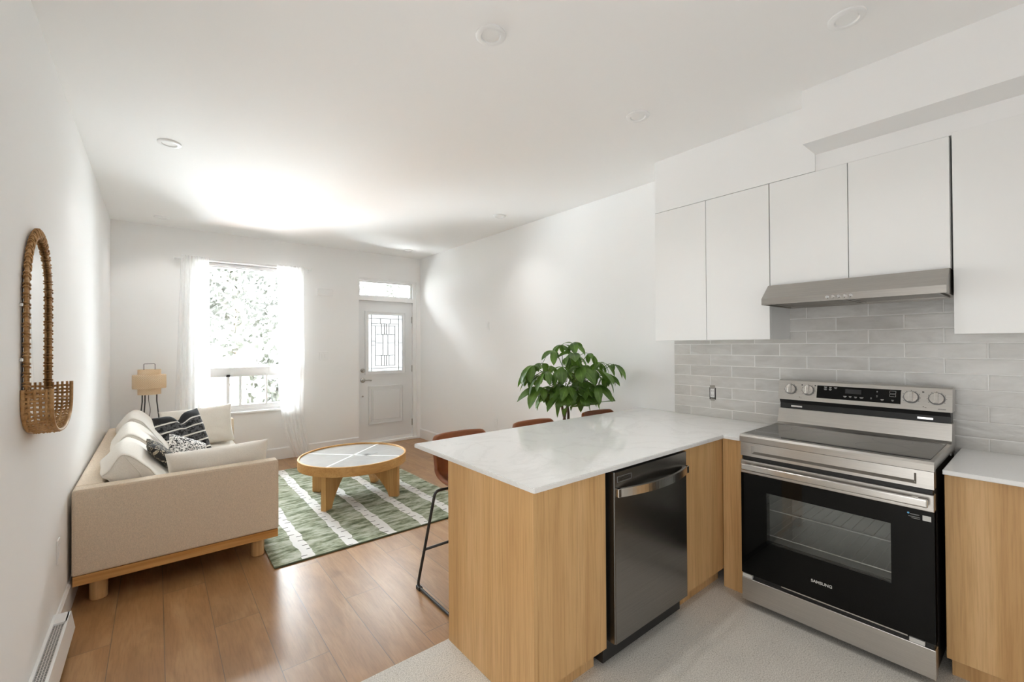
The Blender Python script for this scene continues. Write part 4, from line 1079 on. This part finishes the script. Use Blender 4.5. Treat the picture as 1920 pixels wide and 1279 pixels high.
def back_cushion_bm(y0, y1, top, seed):
    """plump wedge of a back cushion: an end outline in x-z swept along the sofa and puffed out"""
    dz = top-0.835
    key = [(-0.232, 0.445), (-0.06, 0.44), (0.07, 0.445), (0.105, 0.49), (0.080, 0.57), (0.020, 0.650+dz*0.6), (-0.048, 0.738+dz*0.8), (-0.112, 0.805+dz), (-0.165, top), (-0.205, top-0.022), (-0.258, top-0.10), (-0.285, 0.70), (-0.245, 0.66), (-0.236, 0.55)]
    n_ = len(key); out = []
    for i in range(n_):                       # closed Catmull-Rom
        p0, p1, p2, p3 = [Vector(key[(i+q) % n_]) for q in (-1, 0, 1, 2)]
        for k in range(5):
            t_ = k/5; out.append(0.5*((2*p1)+(p2-p0)*t_+(2*p0-5*p1+4*p2-p3)*t_*t_+(3*p1-p0-3*p2+p3)*t_**3))
    cx_ = sum(p.x for p in out)/len(out); cz_ = sum(p.y for p in out)/len(out); c_ = Vector((cx_, cz_))
    bm = nb(); NY = 30; rings = []
    for j in range(NY+1):
        s_ = -1+2*j/NY; a = abs(s_); k_ = (0.86+0.14*(1-a**2.5)) if a < 0.999 else 0.84
        y = (y0+y1)/2+(y1-y0)/2*s_
        ring = []
        for i, p in enumerate(out):
            q = c_+(p-c_)*k_
            nzv = noise.noise(Vector((q.x*5+seed, y*5, q.y*5))); nf = noise.noise(Vector((q.x*13+seed, y*5, q.y*13)))
            d_ = (p-c_).normalized()*(0.016*nzv+0.007*nf)
            ring.append(bm.verts.new((q.x+d_.x, y+0.012*nzv*a**6, q.y+d_.y)))
        rings.append(ring)
    for j in range(NY):
        for i in range(len(out)): bm.faces.new((rings[j][i], rings[j][(i+1) % len(out)], rings[j+1][(i+1) % len(out)], rings[j+1][i]))
    for ring, sg in ((rings[0], -1), (rings[-1], 1)):         # crowned end gussets
        prev = ring
        for f_ in (0.75, 0.5, 0.25):
            cur = []
            for v in ring:
                y = v.co.y+sg*0.008*(1-f_**2); cur.append(bm.verts.new((c_.x+(v.co.x-c_.x)*f_, y, c_.y+(v.co.z-c_.y)*f_)))
            for i in range(len(ring)): bm.faces.new((prev[i], prev[(i+1) % len(ring)], cur[(i+1) % len(ring)], cur[i]))
            prev = cur
        cv = bm.verts.new((c_.x, ring[0].co.y+sg*0.008, c_.y))
        for i in range(len(ring)): bm.faces.new((prev[i], prev[(i+1) % len(ring)], cv))
    return bm, NY, len(out)
for y0, y1, lab, top, sd in ((3.592, 4.262, 'plump linen back cushion at the near end of the sofa', 0.835, 2.0), (4.305, 4.975, 'plump linen back cushion in the middle of the sofa', 0.852, 5.0), (5.018, 5.688, 'plump linen back cushion at the window end of the sofa', 0.872, 9.0)):
    bm, NY, NO = back_cushion_bm(y0, y1, top, sd); squash(bm); bm.verts.ensure_lookup_table()
    seams = [[bm.verts[j*NO+i].co.copy() for i in range(NO)] for j in (0, NY)]
    o = tag(obj('back_cushion', bm, 'cushion', smooth=True), lab, 'cushion', G1)
    for sm in seams: obj('piping', tube(nb(), sm, 0.0028, 5, closed=True), 'cushion', o, smooth=True)
    pk = max(seams[0], key=lambda p: p.z)
    obj('seam', tube(nb(), [pk, pk+Vector((0.03, -0.006, -0.05)), pk+Vector((0.075, -0.010, -0.12)), pk+Vector((0.10, -0.010, -0.19))], 0.002, 5), 'cushion', o, smooth=True)
def pillow(name, lab, cat, bm, mat, grp, push=(0.7, -0.2, 0.45)):
    for _ in range(16):
        squash(bm); mine = placed.pop()
        if not any(mine.overlap(tr) for tr in placed): break
        bmesh.ops.translate(bm, vec=Vector(push)*0.008, verts=bm.verts)
    placed.append(mine)
    o = obj(name, bm, mat, smooth=True)
    return tag(o, lab, cat, grp)
pillow('bolster_cushion', 'long linen cushion leaning on the near arm of the sofa', 'cushion',
      pose(pillow_bm(0.60, 0.35, 0.17, 44, 0.06, seed=3, wrinkle=0.006), (0.345, 3.66, 0.605), (1, 0, 0.03), (0, -0.14, 1)), 'cushion', G1, (1, 0, 0))
pillow('bolster_cushion', 'long linen cushion standing against the far arm of the sofa, below the window', 'cushion',
      pose(pillow_bm(0.62, 0.40, 0.20, 44, 0.06, seed=8, wrinkle=0.007), (0.335, 5.60, 0.632), (1, 0, 0.06), (0, 0.16, 1)), 'cushion', G1)
pillow('throw_pillow', 'black and grey square pillow with white stripes and a dented top edge', 'pillow',
      pose(pillow_bm(0.44, 0.44, 0.13, 52, 0.05, seed=5, wrinkle=0.005, dent=0.05), (0.165, 4.86, 0.655), (0.74, 0.66, 0.06), (-0.36, 0.10, 0.9)), 'stripe_pillow', 'patterned pillows on the sofa')
pillow('throw_pillow', 'cream pillow with black ink drawings lying before the striped pillow', 'pillow',
      pose(pillow_bm(0.30, 0.30, 0.11, 40, 0.06, seed=6, wrinkle=0.006), (0.20, 4.445, 0.60), (0.85, 0.30, -0.45), (-0.10, 0.65, 0.60)), 'print_white', 'patterned pillows on the sofa')
pillow('throw_pillow', 'dark pillow with tan brush pattern tucked beside the near bolster', 'pillow',
      pose(pillow_bm(0.28, 0.29, 0.08, 40, 0.06, seed=9, wrinkle=0.006), (0.045, 3.93, 0.695), (0.05, -1, -0.05), (-0.65, 0, 0.76)), 'print_dark', 'patterned pillows on the sofa', (0.5, -0.1, 0.85))

# ------------------------------------------------------------------ floor lamp
LX, LY = -0.060, 6.085
t = thing('floor_lamp', 'floor lamp with a tiered woven bamboo shade on black tripod legs behind the sofa', 'lamp', (LX, LY, 0))
prof = [(0.098, 0.958), (0.098, 1.018), (0.140, 1.022), (0.143, 1.03), (0.143, 1.158), (0.140, 1.166), (0.098, 1.170), (0.098, 1.222)]
inner = [(a-0.004, h) for a, h in prof][::-1]
obj('lamp_shade', lathe(nb(), prof+inner, (LX, LY, 0), 56, closed=True, uv=True), 'shade', t)
hn = tube(nb(), arc_pts([(LX-.046, LY, 1.16), (LX-.046, LY, 1.282), (LX+.046, LY, 1.282), (LX+.046, LY, 1.16)], .008), 0.0028, 6)
obj('handle', hn, 'black_metal', t)
bm = nb(); tube(bm, [(LX+0.09*math.cos(2*PI*i/32), LY+0.09*math.sin(2*PI*i/32), 1.165) for i in range(32)], 0.003, 6, closed=True)
tube(bm, [(LX-.09, LY, 1.165), (LX+.09, LY, 1.165)], 0.003, 6); tube(bm, [(LX, LY-.09, 1.165), (LX, LY+.09, 1.165)], 0.003, 6)
obj('shade_ring', bm, 'black_metal', t)
obj('bulb', lathe(nb(), [(0.0, 1.03), (0.02, 1.035), (0.03, 1.06), (0.02, 1.09), (0.013, 1.11), (0.013, 1.165), (0, 1.165)], (LX, LY, 0), 20), 'trim', t, smooth=True)
for a in (200, 235, 350):
    a = math.radians(a); ca, sa = math.cos(a), math.sin(a)
    pts = arc_pts([(LX+.062*ca, LY+.062*sa, 1.165), (LX+.062*ca, LY+.062*sa, 0.885), (LX+.118*ca, LY+.118*sa, 0.0)], 0.03, 4) if False else [(LX+.062*ca, LY+.062*sa, 1.165), (LX+.062*ca, LY+.062*sa, 0.885), (LX+.15*ca, LY+.15*sa, 0.0)]
    obj('leg', tube(nb(), pts, 0.0055, 8), 'black_metal', t)
obj('power_cord', tube(nb(), arc_pts([(LX+.005, LY, 1.1), (LX-.01, LY, 0.90), (LX+.012, LY+.02, 0.78), (LX-.03, LY+.03, 0.6), (LX+.0, LY+.1, 0.2), (LX+.02, LY+.2, 0.006)], .08), 0.003, 6), 'black_metal', t)

# ------------------------------------------------------------------ mirror with woven shelf
MY, MR = 2.60, 0.212
t = thing('wall_mirror', 'arched rattan mirror with a woven basket shelf hanging above the sofa', 'mirror', (LW, MY, 1.15))
ZA = 1.685   # arch springs here
def arch(rad, z0, n=26):
    return [(MY-rad, z0)]+[(MY-rad*math.cos(PI*k/n), ZA+rad*1.06*math.sin(PI*k/n)) for k in range(n+1)]+[(MY+rad, z0)]
bm = nb(); pts = arch(MR+0.004, 1.24)
A = [bm.verts.new((LW+0.003, p[0], p[1])) for p in pts]; B = [bm.verts.new((LW+0.009, p[0], p[1])) for p in pts]
bm.faces.new(B); bm.faces.new(A[::-1])
for i in range(len(pts)): bm.faces.new((A[i], A[(i+1) % len(pts)], B[(i+1) % len(pts)], B[i]))
obj('mirror_glass', bm, 'mirror', t)
bm = nb(); tube(bm, [(LW+0.014, p[0], p[1]) for p in arch(MR+0.022, 1.2)], 0.006, 8); tube(bm, [(LW+0.014, p[0], p[1]) for p in arch(MR+0.004, 1.2)], 0.006, 8)
fr_ = obj('rattan_frame', bm, 'rattan', t, smooth=True)
# binding wrapped round both canes
bm = nb(); path = [Vector((LW+0.014, p[0], p[1])) for p in arch(MR+0.013, 1.2, 60)]
dense = []
for i in range(len(path)-1):
    seg = path[i+1]-path[i]; m_ = max(1, int(seg.length/0.012))
    dense += [path[i]+seg*(k/m_) for k in range(m_)]
random.seed(3)
for i, p in enumerate(dense[1:-1:1]):
    tg = (dense[i+2]-dense[i]).normalized(); sd = Vector((1, 0, 0)).cross(tg).normalized()
    jit = random.uniform(-0.2, 0.2)
    loop = [p+Vector((1, 0, 0))*0.0085*math.cos(q)+sd*0.022*math.sin(q)+tg*0.006*math.sin(q+jit) for q in [2*PI*k/10 for k in range(10)]]
    if i % 3 != 2: tube(bm, loop, 0.0028, 4, closed=True)
bd = obj('cane_binding', bm, 'rattan', fr_, smooth=True)
# U-shaped woven shelf
UR, UZ = 0.243, 1.31; D0, D1 = LW+0.006, LW+0.082
def upath(n=40):
    return [(MY-UR, UZ)]+[(MY-UR*math.cos(PI*k/n), UZ-0.03-0.152*math.sin(PI*k/n)**0.62) for k in range(n+1)]+[(MY+UR, UZ)]
up_ = [Vector((0, p[0], p[1])) for p in upath(60)]
# resample evenly
dense = [up_[0]]; acc = 0
for i in range(1, len(up_)):
    seg = up_[i]-up_[i-1]; L = seg.length; m_ = max(1, round(L/0.004))
    dense += [up_[i-1]+seg*((k+1)/m_) for k in range(m_)]
bm = nb()
stakes = [D0+(D1-D0)*q for q in (0.02, 0.20, 0.40, 0.60, 0.80, 0.98)]
for x in stakes: tube(bm, [Vector((x, p.y, p.z)) for p in dense[::2]], 0.0045 if 0.05 < (x-D0)/(D1-D0) < 0.95 else 0.007, 6)
bk = obj('basket_shelf', bm, 'rattan', t, smooth=True)
bm = nb()
for i in range(2, len(dense)-2, 4):
    p = dense[i]; tg = (dense[i+1]-dense[i-1]).normalized(); sd = Vector((1, 0, 0)).cross(tg)
    if random.random() < 0.10: continue
    s0 = 1 if (i//3) % 2 else -1
    pts = []
    for q in range(len(stakes)):
        pts.append(Vector((stakes[q], p.y, p.z))+sd*0.0048*s0*(1 if q % 2 else -1)+tg*random.uniform(-0.003, 0.003))
    tube(bm, pts, 0.0052, 5)
obj('weave', bm, 'rattan', bk, smooth=True)
bm = nb()
for z in (1.42, 1.62): box(bm, LW+0.0, LW+0.010, MY-MR-0.046, MY-MR-0.036, z-0.006, z+0.006, bev=0.002)
obj_each('hanger_clip', bm, 'chrome', t)

# ------------------------------------------------------------------ bar stools
def make_stool():
    t = thing('bar_stool', 'stool', 'bar stool', (0, 0, 0), group='leather bar stools along the peninsula')
    # bucket seat: back at +y, open towards -y. profile in (y, z), swept over x with curved wings
    prof = [(-0.20, 0.655), (-0.17, 0.640), (-0.08, 0.620), (0.02, 0.612), (0.10, 0.622), (0.155, 0.655), (0.185, 0.71), (0.205, 0.78), (0.222, 0.85), (0.235, 0.905)]
    P = []
    for i in range(len(prof)-1):
        for k in range(3):
            q = k/3; P.append((prof[i][0]*(1-q)+prof[i+1][0]*q, prof[i][1]*(1-q)+prof[i+1][1]*q))
    P.append(prof[-1]); n = 18; bm = nb(); grid = []
    for pi, (y, z) in enumerate(P):
        s = pi/(len(P)-1); hw = 0.200+0.022*math.sin(PI*min(1, s*1.0))
        if s > 0.9: hw -= 0.022*((s-0.9)/0.1)**2
        if s < 0.12: hw -= 0.04*((0.12-s)/0.12)**2
        row = []
        for i in range(n+1):
            a = -1+2*i/n; side = abs(a)**3.2
            lift = 0.075*side*(1-abs(s-0.45)*1.1) if s < 0.55 else 0.075*side*(1-0.1*1.1)*max(0, 1-(s-0.55)/0.3)
            fwd = -0.085*side*max(0, min(1, (s-0.35)/0.3))*(1-0.35*max(0, (s-0.8)/0.2))
            row.append(Vector((hw*a, y+fwd, z+lift)))
        grid.append(row)
    V = [[bm.verts.new(p) for p in row] for row in grid]
    for i in range(len(V)-1):
        for j in range(n): bm.faces.new((V[i][j], V[i][j+1], V[i+1][j+1], V[i+1][j]))
    st_ = obj('seat', bm, 'leather', t, world=False, smooth=True)
    so = st_.modifiers.new('thick', 'SOLIDIFY'); so.thickness = 0.026; so.offset = 0
    bv = st_.modifiers.new('round', 'BEVEL'); bv.width = 0.011; bv.segments = 3; bv.limit_method = 'ANGLE'; bv.angle_limit = math.radians(60)
    sub = st_.modifiers.new('sub', 'SUBSURF'); sub.levels = 1; sub.render_levels = 1
    for s in (-1, 1):
        pts = arc_pts([(s*0.06, 0.10, 0.592), (s*0.215, 0.115, 0.592), (s*0.288, 0.205, 0.012), (s*0.288, -0.245, 0.012), (s*0.215, -0.15, 0.598), (s*0.06, -0.14, 0.598)], 0.035, 5)
        lg = obj('leg', tube(nb(), pts, 0.0085, 10), 'black_metal', t, world=False, smooth=True)
        for yy in (0.185, -0.225):
            obj('foot_glide', bx(s*0.288-0.012, s*0.288+0.012, yy-0.022, yy+0.022, 0.0, 0.022, bev=0.003), 'black', lg, world=False)
    def at(z, y0, y1, za, zb):   # x,y on the sloping leg at height z
        q = (za-z)/(za-zb); return 0.215+0.073*q, y0+(y1-y0)*q
    bxp, byp = at(0.235, 0.115, 0.205, 0.592, 0.012)
    obj('stretcher', tube(nb(), [(-bxp, byp, 0.235), (bxp, byp, 0.235)], 0.008, 10), 'black_metal', t, world=False, smooth=True)
    bxp, byp = at(0.235, -0.15, -0.245, 0.598, 0.012)
    obj('foot_rest', tube(nb(), [(-bxp, byp, 0.235), (bxp, byp, 0.235)], 0.008, 10), 'black_metal', t, world=False, smooth=True)
    obj('seat_plate', bx(-0.10, 0.10, -0.155, 0.12, 0.585, 0.594), 'black_metal', t, world=False)
    return t
sx = [1.512, 2.145, 2.865]
labs = ['tan leather bar stool at the open end of the peninsula, its frame in view', 'tan leather bar stool in the middle of the three along the peninsula',
        'tan leather bar stool at the wall end of the peninsula, beside the potted plant']
s0 = make_stool(); s0.location = (sx[0], 2.225, 0); s0['label'] = labs[0]
for x, l in zip(sx[1:], labs[1:]): dup(s0, (x, 2.225, 0), l)

# ------------------------------------------------------------------ potted money tree
PX, PY = 2.74, 2.655
t = thing('potted_plant', 'leafy green money tree with a braided trunk behind the bar stools', 'plant', (PX, PY, 0))
obj('pot', lathe(nb(), [(0.0, 0.0), (0.095, 0.0), (0.10, 0.01), (0.125, 0.30), (0.125, 0.31), (0.115, 0.31), (0.112, 0.27), (0.0, 0.27)], (PX, PY, 0), 40), 'pot', t, angle=0.7)
obj('soil', lathe(nb(), [(0.110, 0.271), (0.06, 0.285), (0.0, 0.288)], (PX, PY, 0), 24), 'soil', t, smooth=True)
random.seed(21)
for k in range(3):
    pts = []
    for i in range(26):
        s = i/25; a = 2*PI*(k/3+1.1*s); rr = 0.022+0.010*max(0, s-0.75)*4
        pts.append((PX+rr*math.cos(a), PY+rr*math.sin(a), 0.275+0.70*s))
    obj('stem', tube(nb(), pts, 0.014, 8, taper=0.75), 'bark', t, smooth=True)
camr = Vector((math.cos(YAW), -math.sin(YAW), 0)); camf = Vector((math.sin(YAW), math.cos(YAW), 0))
def leaflet(bm, lay, base, d, up, L, W, droop):
    """one lance-shaped leaflet, folded along its midrib and drooping"""
    d = d.normalized(); side = d.cross(up).normalized(); nrm = side.cross(d).normalized(); n = 7; prev = None
    p = Vector(base); dirv = d.copy()
    for i in range(n+1):
        s = i/n; wv = W*math.sin(PI*min(1, s**0.85*0.985+0.012))**0.9*(0.55+0.9*s if s < 0.5 else 1.0)
        wv = W*(math.sin(PI*s**1.12))**0.85 if 0 < s < 1 else 0.0008
        nn = side.cross(dirv).normalized()
        row = [bm.verts.new(p-side*wv+nn*wv*0.22), bm.verts.new(p), bm.verts.new(p+side*wv+nn*wv*0.22)]
        if prev:
            for k in range(2):
                fc = bm.faces.new((prev[k], prev[k+1], row[k+1], row[k])); fc.smooth = True
                for lp, (uu, vv) in zip(fc.loops, ((k/2, s-1/n), ((k+1)/2, s-1/n), ((k+1)/2, s), (k/2, s))): lp[lay].uv = (uu, vv)
        prev = row
        dirv = (dirv+Vector((0, 0, -1))*droop/n).normalized(); p = p+dirv*(L/n)
# (right of trunk, away from camera, height) of each leaf cluster, size
clusters = [(0.06, -.02, 1.475, .17), (-.02, .06, 1.46, .15), (-.10, -.06, 1.41, .13), (.05, -.12, 1.39, .19), (.20, .0, 1.385, .15), (.31, .05, 1.305, .17), (.40, -.02, 1.29, .14),
            (-.20, .03, 1.30, .15), (-.28, -.05, 1.285, .17), (-.18, -.12, 1.235, .19), (-.05, -.17, 1.28, .21), (.10, -.15, 1.275, .20), (.24, -.10, 1.25, .19), (.13, .16, 1.27, .18),
            (-.12, .17, 1.27, .18), (-.25, .10, 1.19, .16), (.02, .05, 1.22, .22), (.12, -.06, 1.16, .21), (-.06, -.08, 1.13, .22), (.27, .10, 1.20, .16), (-.14, .02, 1.09, .18), (.18, .03, 1.08, .20), (.05, .12, 1.35, .17), (.0, -.18, 1.12, .20),
            (-.20, -.08, 1.10, .19), (.24, -.12, 1.12, .21), (-.03, -.14, 1.05, .19), (.14, -.10, 1.03, .20), (-.30, .04, 1.21, .17), (.36, .03, 1.20, .16), (-.13, .08, 1.03, .17)]
petb = nb()
for ci, (a, b, z, L) in enumerate(clusters):
    c = Vector((PX, PY, z))+camr*a+camf*b
    base = Vector((PX+random.uniform(-.02, .02), PY+random.uniform(-.02, .02), 0.93+random.uniform(0, 0.16)))
    if z > 1.3: base.z += 0.10
    outd = (c-base); mid = base*0.45+c*0.55+Vector((0, 0, 0.03))
    tube(petb, [base, base*0.75+mid*0.25+Vector((0, 0, .02)), mid, c], 0.0032, 5)
    hd_ = Vector((outd.x, outd.y, 0))
    hd_ = hd_.normalized() if hd_.length > 0.02 else Vector((1, 0, 0))
    bm = nb(); lay = bm.loops.layers.uv.verify(); nl = 6 if L > .16 else 5
    ph = random.uniform(0, 1); tilt = Vector((random.uniform(-.5, .5), random.uniform(-.5, .5), 1)).normalized()
    for k in range(nl):
        ang = (k+ph)/nl*2*PI; dd_ = Vector((math.cos(ang), math.sin(ang), random.uniform(-0.35, 0.30)))
        dd_ += hd_*0.45
        ln = 1.1*L*random.uniform(0.65, 1.2)*(0.8+0.3*max(0, dd_.normalized().dot(hd_)))
        leaflet(bm, lay, c, dd_, tilt, ln, ln*random.uniform(0.17, 0.23), random.uniform(0.7, 2.7))
    for v in bm.verts:
        if v.co.z < 0.96 and v.co.y < 2.52: v.co.y = 2.52+0.2*(2.52-v.co.y)*0.1
    obj('leaf_cluster', bm, 'leaf', t)
obj('leaf_stalks', petb, 'leaf', t, smooth=True)

# ------------------------------------------------------------------ curtains
RODZ, RODY = 2.475, FW-0.085
t = thing('curtain_rod', 'thin white curtain rod with small end caps above the window', 'curtain rod', (0.9, RODY, RODZ))
obj('rod', tube(nb(), [(0.150, RODY, RODZ), (1.60, RODY, RODZ+0.012)], 0.010, 12), 'trim', t, smooth=False)
obj('end_cap', bx(1.598, 1.616, RODY-0.014, RODY+0.014, RODZ-0.002, RODZ+0.026, bev=0.004), 'trim', t)
obj('end_cap', bx(0.138, 0.152, RODY-0.013, RODY+0.013, RODZ-0.013, RODZ+0.013, bev=0.004), 'trim', t)
bm = nb()
for xx in (0.165, 1.585): box(bm, xx-0.008, xx+0.008, RODY, FW, RODZ-0.008, RODZ+0.012); box(bm, xx-0.012, xx+0.012, FW-0.006, FW, RODZ-0.03, RODZ+0.03)
obj('bracket', bm, 'trim', t)
def curtain(label, left, right, folds, seed, zb, ztop=2.505):
    """left/right: functions of s (0 top .. 1 bottom) giving the panel's edges"""
    bm = nb(); NU, NV = 120, 46; rows = []
    for j in range(NV+1):
        s = j/NV; z = ztop+(zb-ztop)*s; row = []
        x0, x1 = left(s), right(s)
        for i in range(NU+1):
            uu = i/NU
            amp = 0.008+0.026*min(1, s*4)
            ph = folds*2*PI*uu+0.8*math.sin(3*uu+seed)+0.5*s*math.sin(5*uu+seed)
            y = RODY-0.030+amp*0.42*math.sin(ph)+0.010*math.sin(ph*0.5+seed*2)*min(1, s*3)
            if s < 0.035: y = RODY-0.020+0.006*math.sin(ph*1.7)
            gather = 0.006*noise.noise(Vector((uu*14, s*2, seed)))
            zz = z+(0.012*noise.noise(Vector((uu*22, seed, 0))) if j == 0 else 0)
            x = x0+(x1-x0)*uu+gather
            row.append(bm.verts.new((x, min(y, RODY-0.0125), zz)))
        rows.append(row)
    for j in range(NV):
        for i in range(NU): bm.faces.new((rows[j][i], rows[j][i+1], rows[j+1][i+1], rows[j+1][i]))
    return tag(obj('curtain', bm, 'curtain', smooth=True), label, 'curtain', 'sheer curtains at the window')
curtain('sheer white curtain hanging straight behind the sofa, beside the bamboo lamp', lambda s: 0.212-0.075*s, lambda s: 0.475+0.02*s, 6, 1.0, 0.02)
curtain('sheer white curtain swept towards the front door at its hem', lambda s: 1.185+0.02*math.sin(PI*s)+0.19*max(0, (s-0.62)/0.38)**1.6, lambda s: 1.505+0.035*s-0.03*math.sin(PI*max(0, (s-0.5)/0.5))+0.05*max(0, (s-0.8)/0.2), 4, 4.0, 0.02)

# ------------------------------------------------------------------ outside
struct('lawn', bx(-14, 18, 18.0, 34, -0.9, -0.8), 'grass')
def tree(label, cx, cy, cz, rad, hgt, nleaf, seed):
    random.seed(seed)
    t = thing('tree', label, 'tree', (cx, cy, -0.8), group='trees beyond the window')
    bm = nb()
    tube(bm, [(cx, cy, -0.8), (cx+.1, cy, 1.0), (cx, cy+.1, cz)], 0.16, 8, taper=0.5)
    for k in range(9):
        a = random.uniform(0, 2*PI); tube(bm, [(cx, cy, cz-hgt*0.5+k*.2), (cx+rad*.4*math.cos(a), cy+rad*.4*math.sin(a), cz+k*.15), (cx+rad*.8*math.cos(a), cy+rad*.8*math.sin(a), cz+.3+k*.2)], 0.05, 5, taper=0.3)
    obj('trunk', bm, 'bark', t)
    obj('planting_bed', lathe(nb(), [(0.8, -0.9), (0.8, -0.8), (0.5, -0.74), (0.0, -0.70)], (cx, cy, 0), 20), 'soil', t)
    bm = nb(); lay = bm.loops.layers.uv.verify()
    for k in range(nleaf):
        v = Vector((random.gauss(0, 1), random.gauss(0, 1), random.gauss(0, 1))).normalized()*random.uniform(0.45, 1.0)
        p = Vector((cx+v.x*rad, cy+v.y*rad, cz+v.z*hgt)); s = random.uniform(0.06, 0.15)
        a = Vector((random.uniform(-1, 1), random.uniform(-1, 1), random.uniform(-1, 1))).normalized(); b_ = a.orthogonal().normalized()
        vs_ = [bm.verts.new(q) for q in (p-a*s, p+b_*s*.5, p+a*s, p-b_*s*.5)]
        fc = bm.faces.new(vs_)
        for lp, uvq in zip(fc.loops, ((.5, 0), (1, .5), (.5, 1), (0, .5))): lp[lay].uv = uvq
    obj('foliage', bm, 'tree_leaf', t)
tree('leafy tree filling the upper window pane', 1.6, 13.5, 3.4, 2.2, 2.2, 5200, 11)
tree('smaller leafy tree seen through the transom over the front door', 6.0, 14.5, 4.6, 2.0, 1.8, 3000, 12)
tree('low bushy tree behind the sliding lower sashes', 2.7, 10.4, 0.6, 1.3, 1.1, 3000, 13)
t = thing('garden_fence', 'grey slatted fence across the street seen through the window', 'fence', (0.0, 12.0, -0.8))
bm = nb()
for k in range(40): box(bm, -1.6+k*0.09, -1.6+k*0.09+0.06, 12.3, 12.33, -0.8, 0.75+0.02*(k % 3))
obj('slats', bm, 'fence_wood', t)
bm = nb()
for z in (-0.4, 0.5): box(bm, -1.6, 2.0, 12.34, 12.38, z, z+0.08)
obj('rail', bm, 'fence_wood', t)
t = thing('brick_wall', 'low orange brick wall outside the lower corner of the window', 'brick wall', (0.4, 9.5, -0.8))
obj('bricks', bx(-0.8, 0.92, 9.4, 9.65, -0.8, 0.40), 'brick_out', t); obj('coping', bx(-0.85, 0.95, 9.36, 9.69, 0.40, 0.47, bev=0.01), 'wall', t)
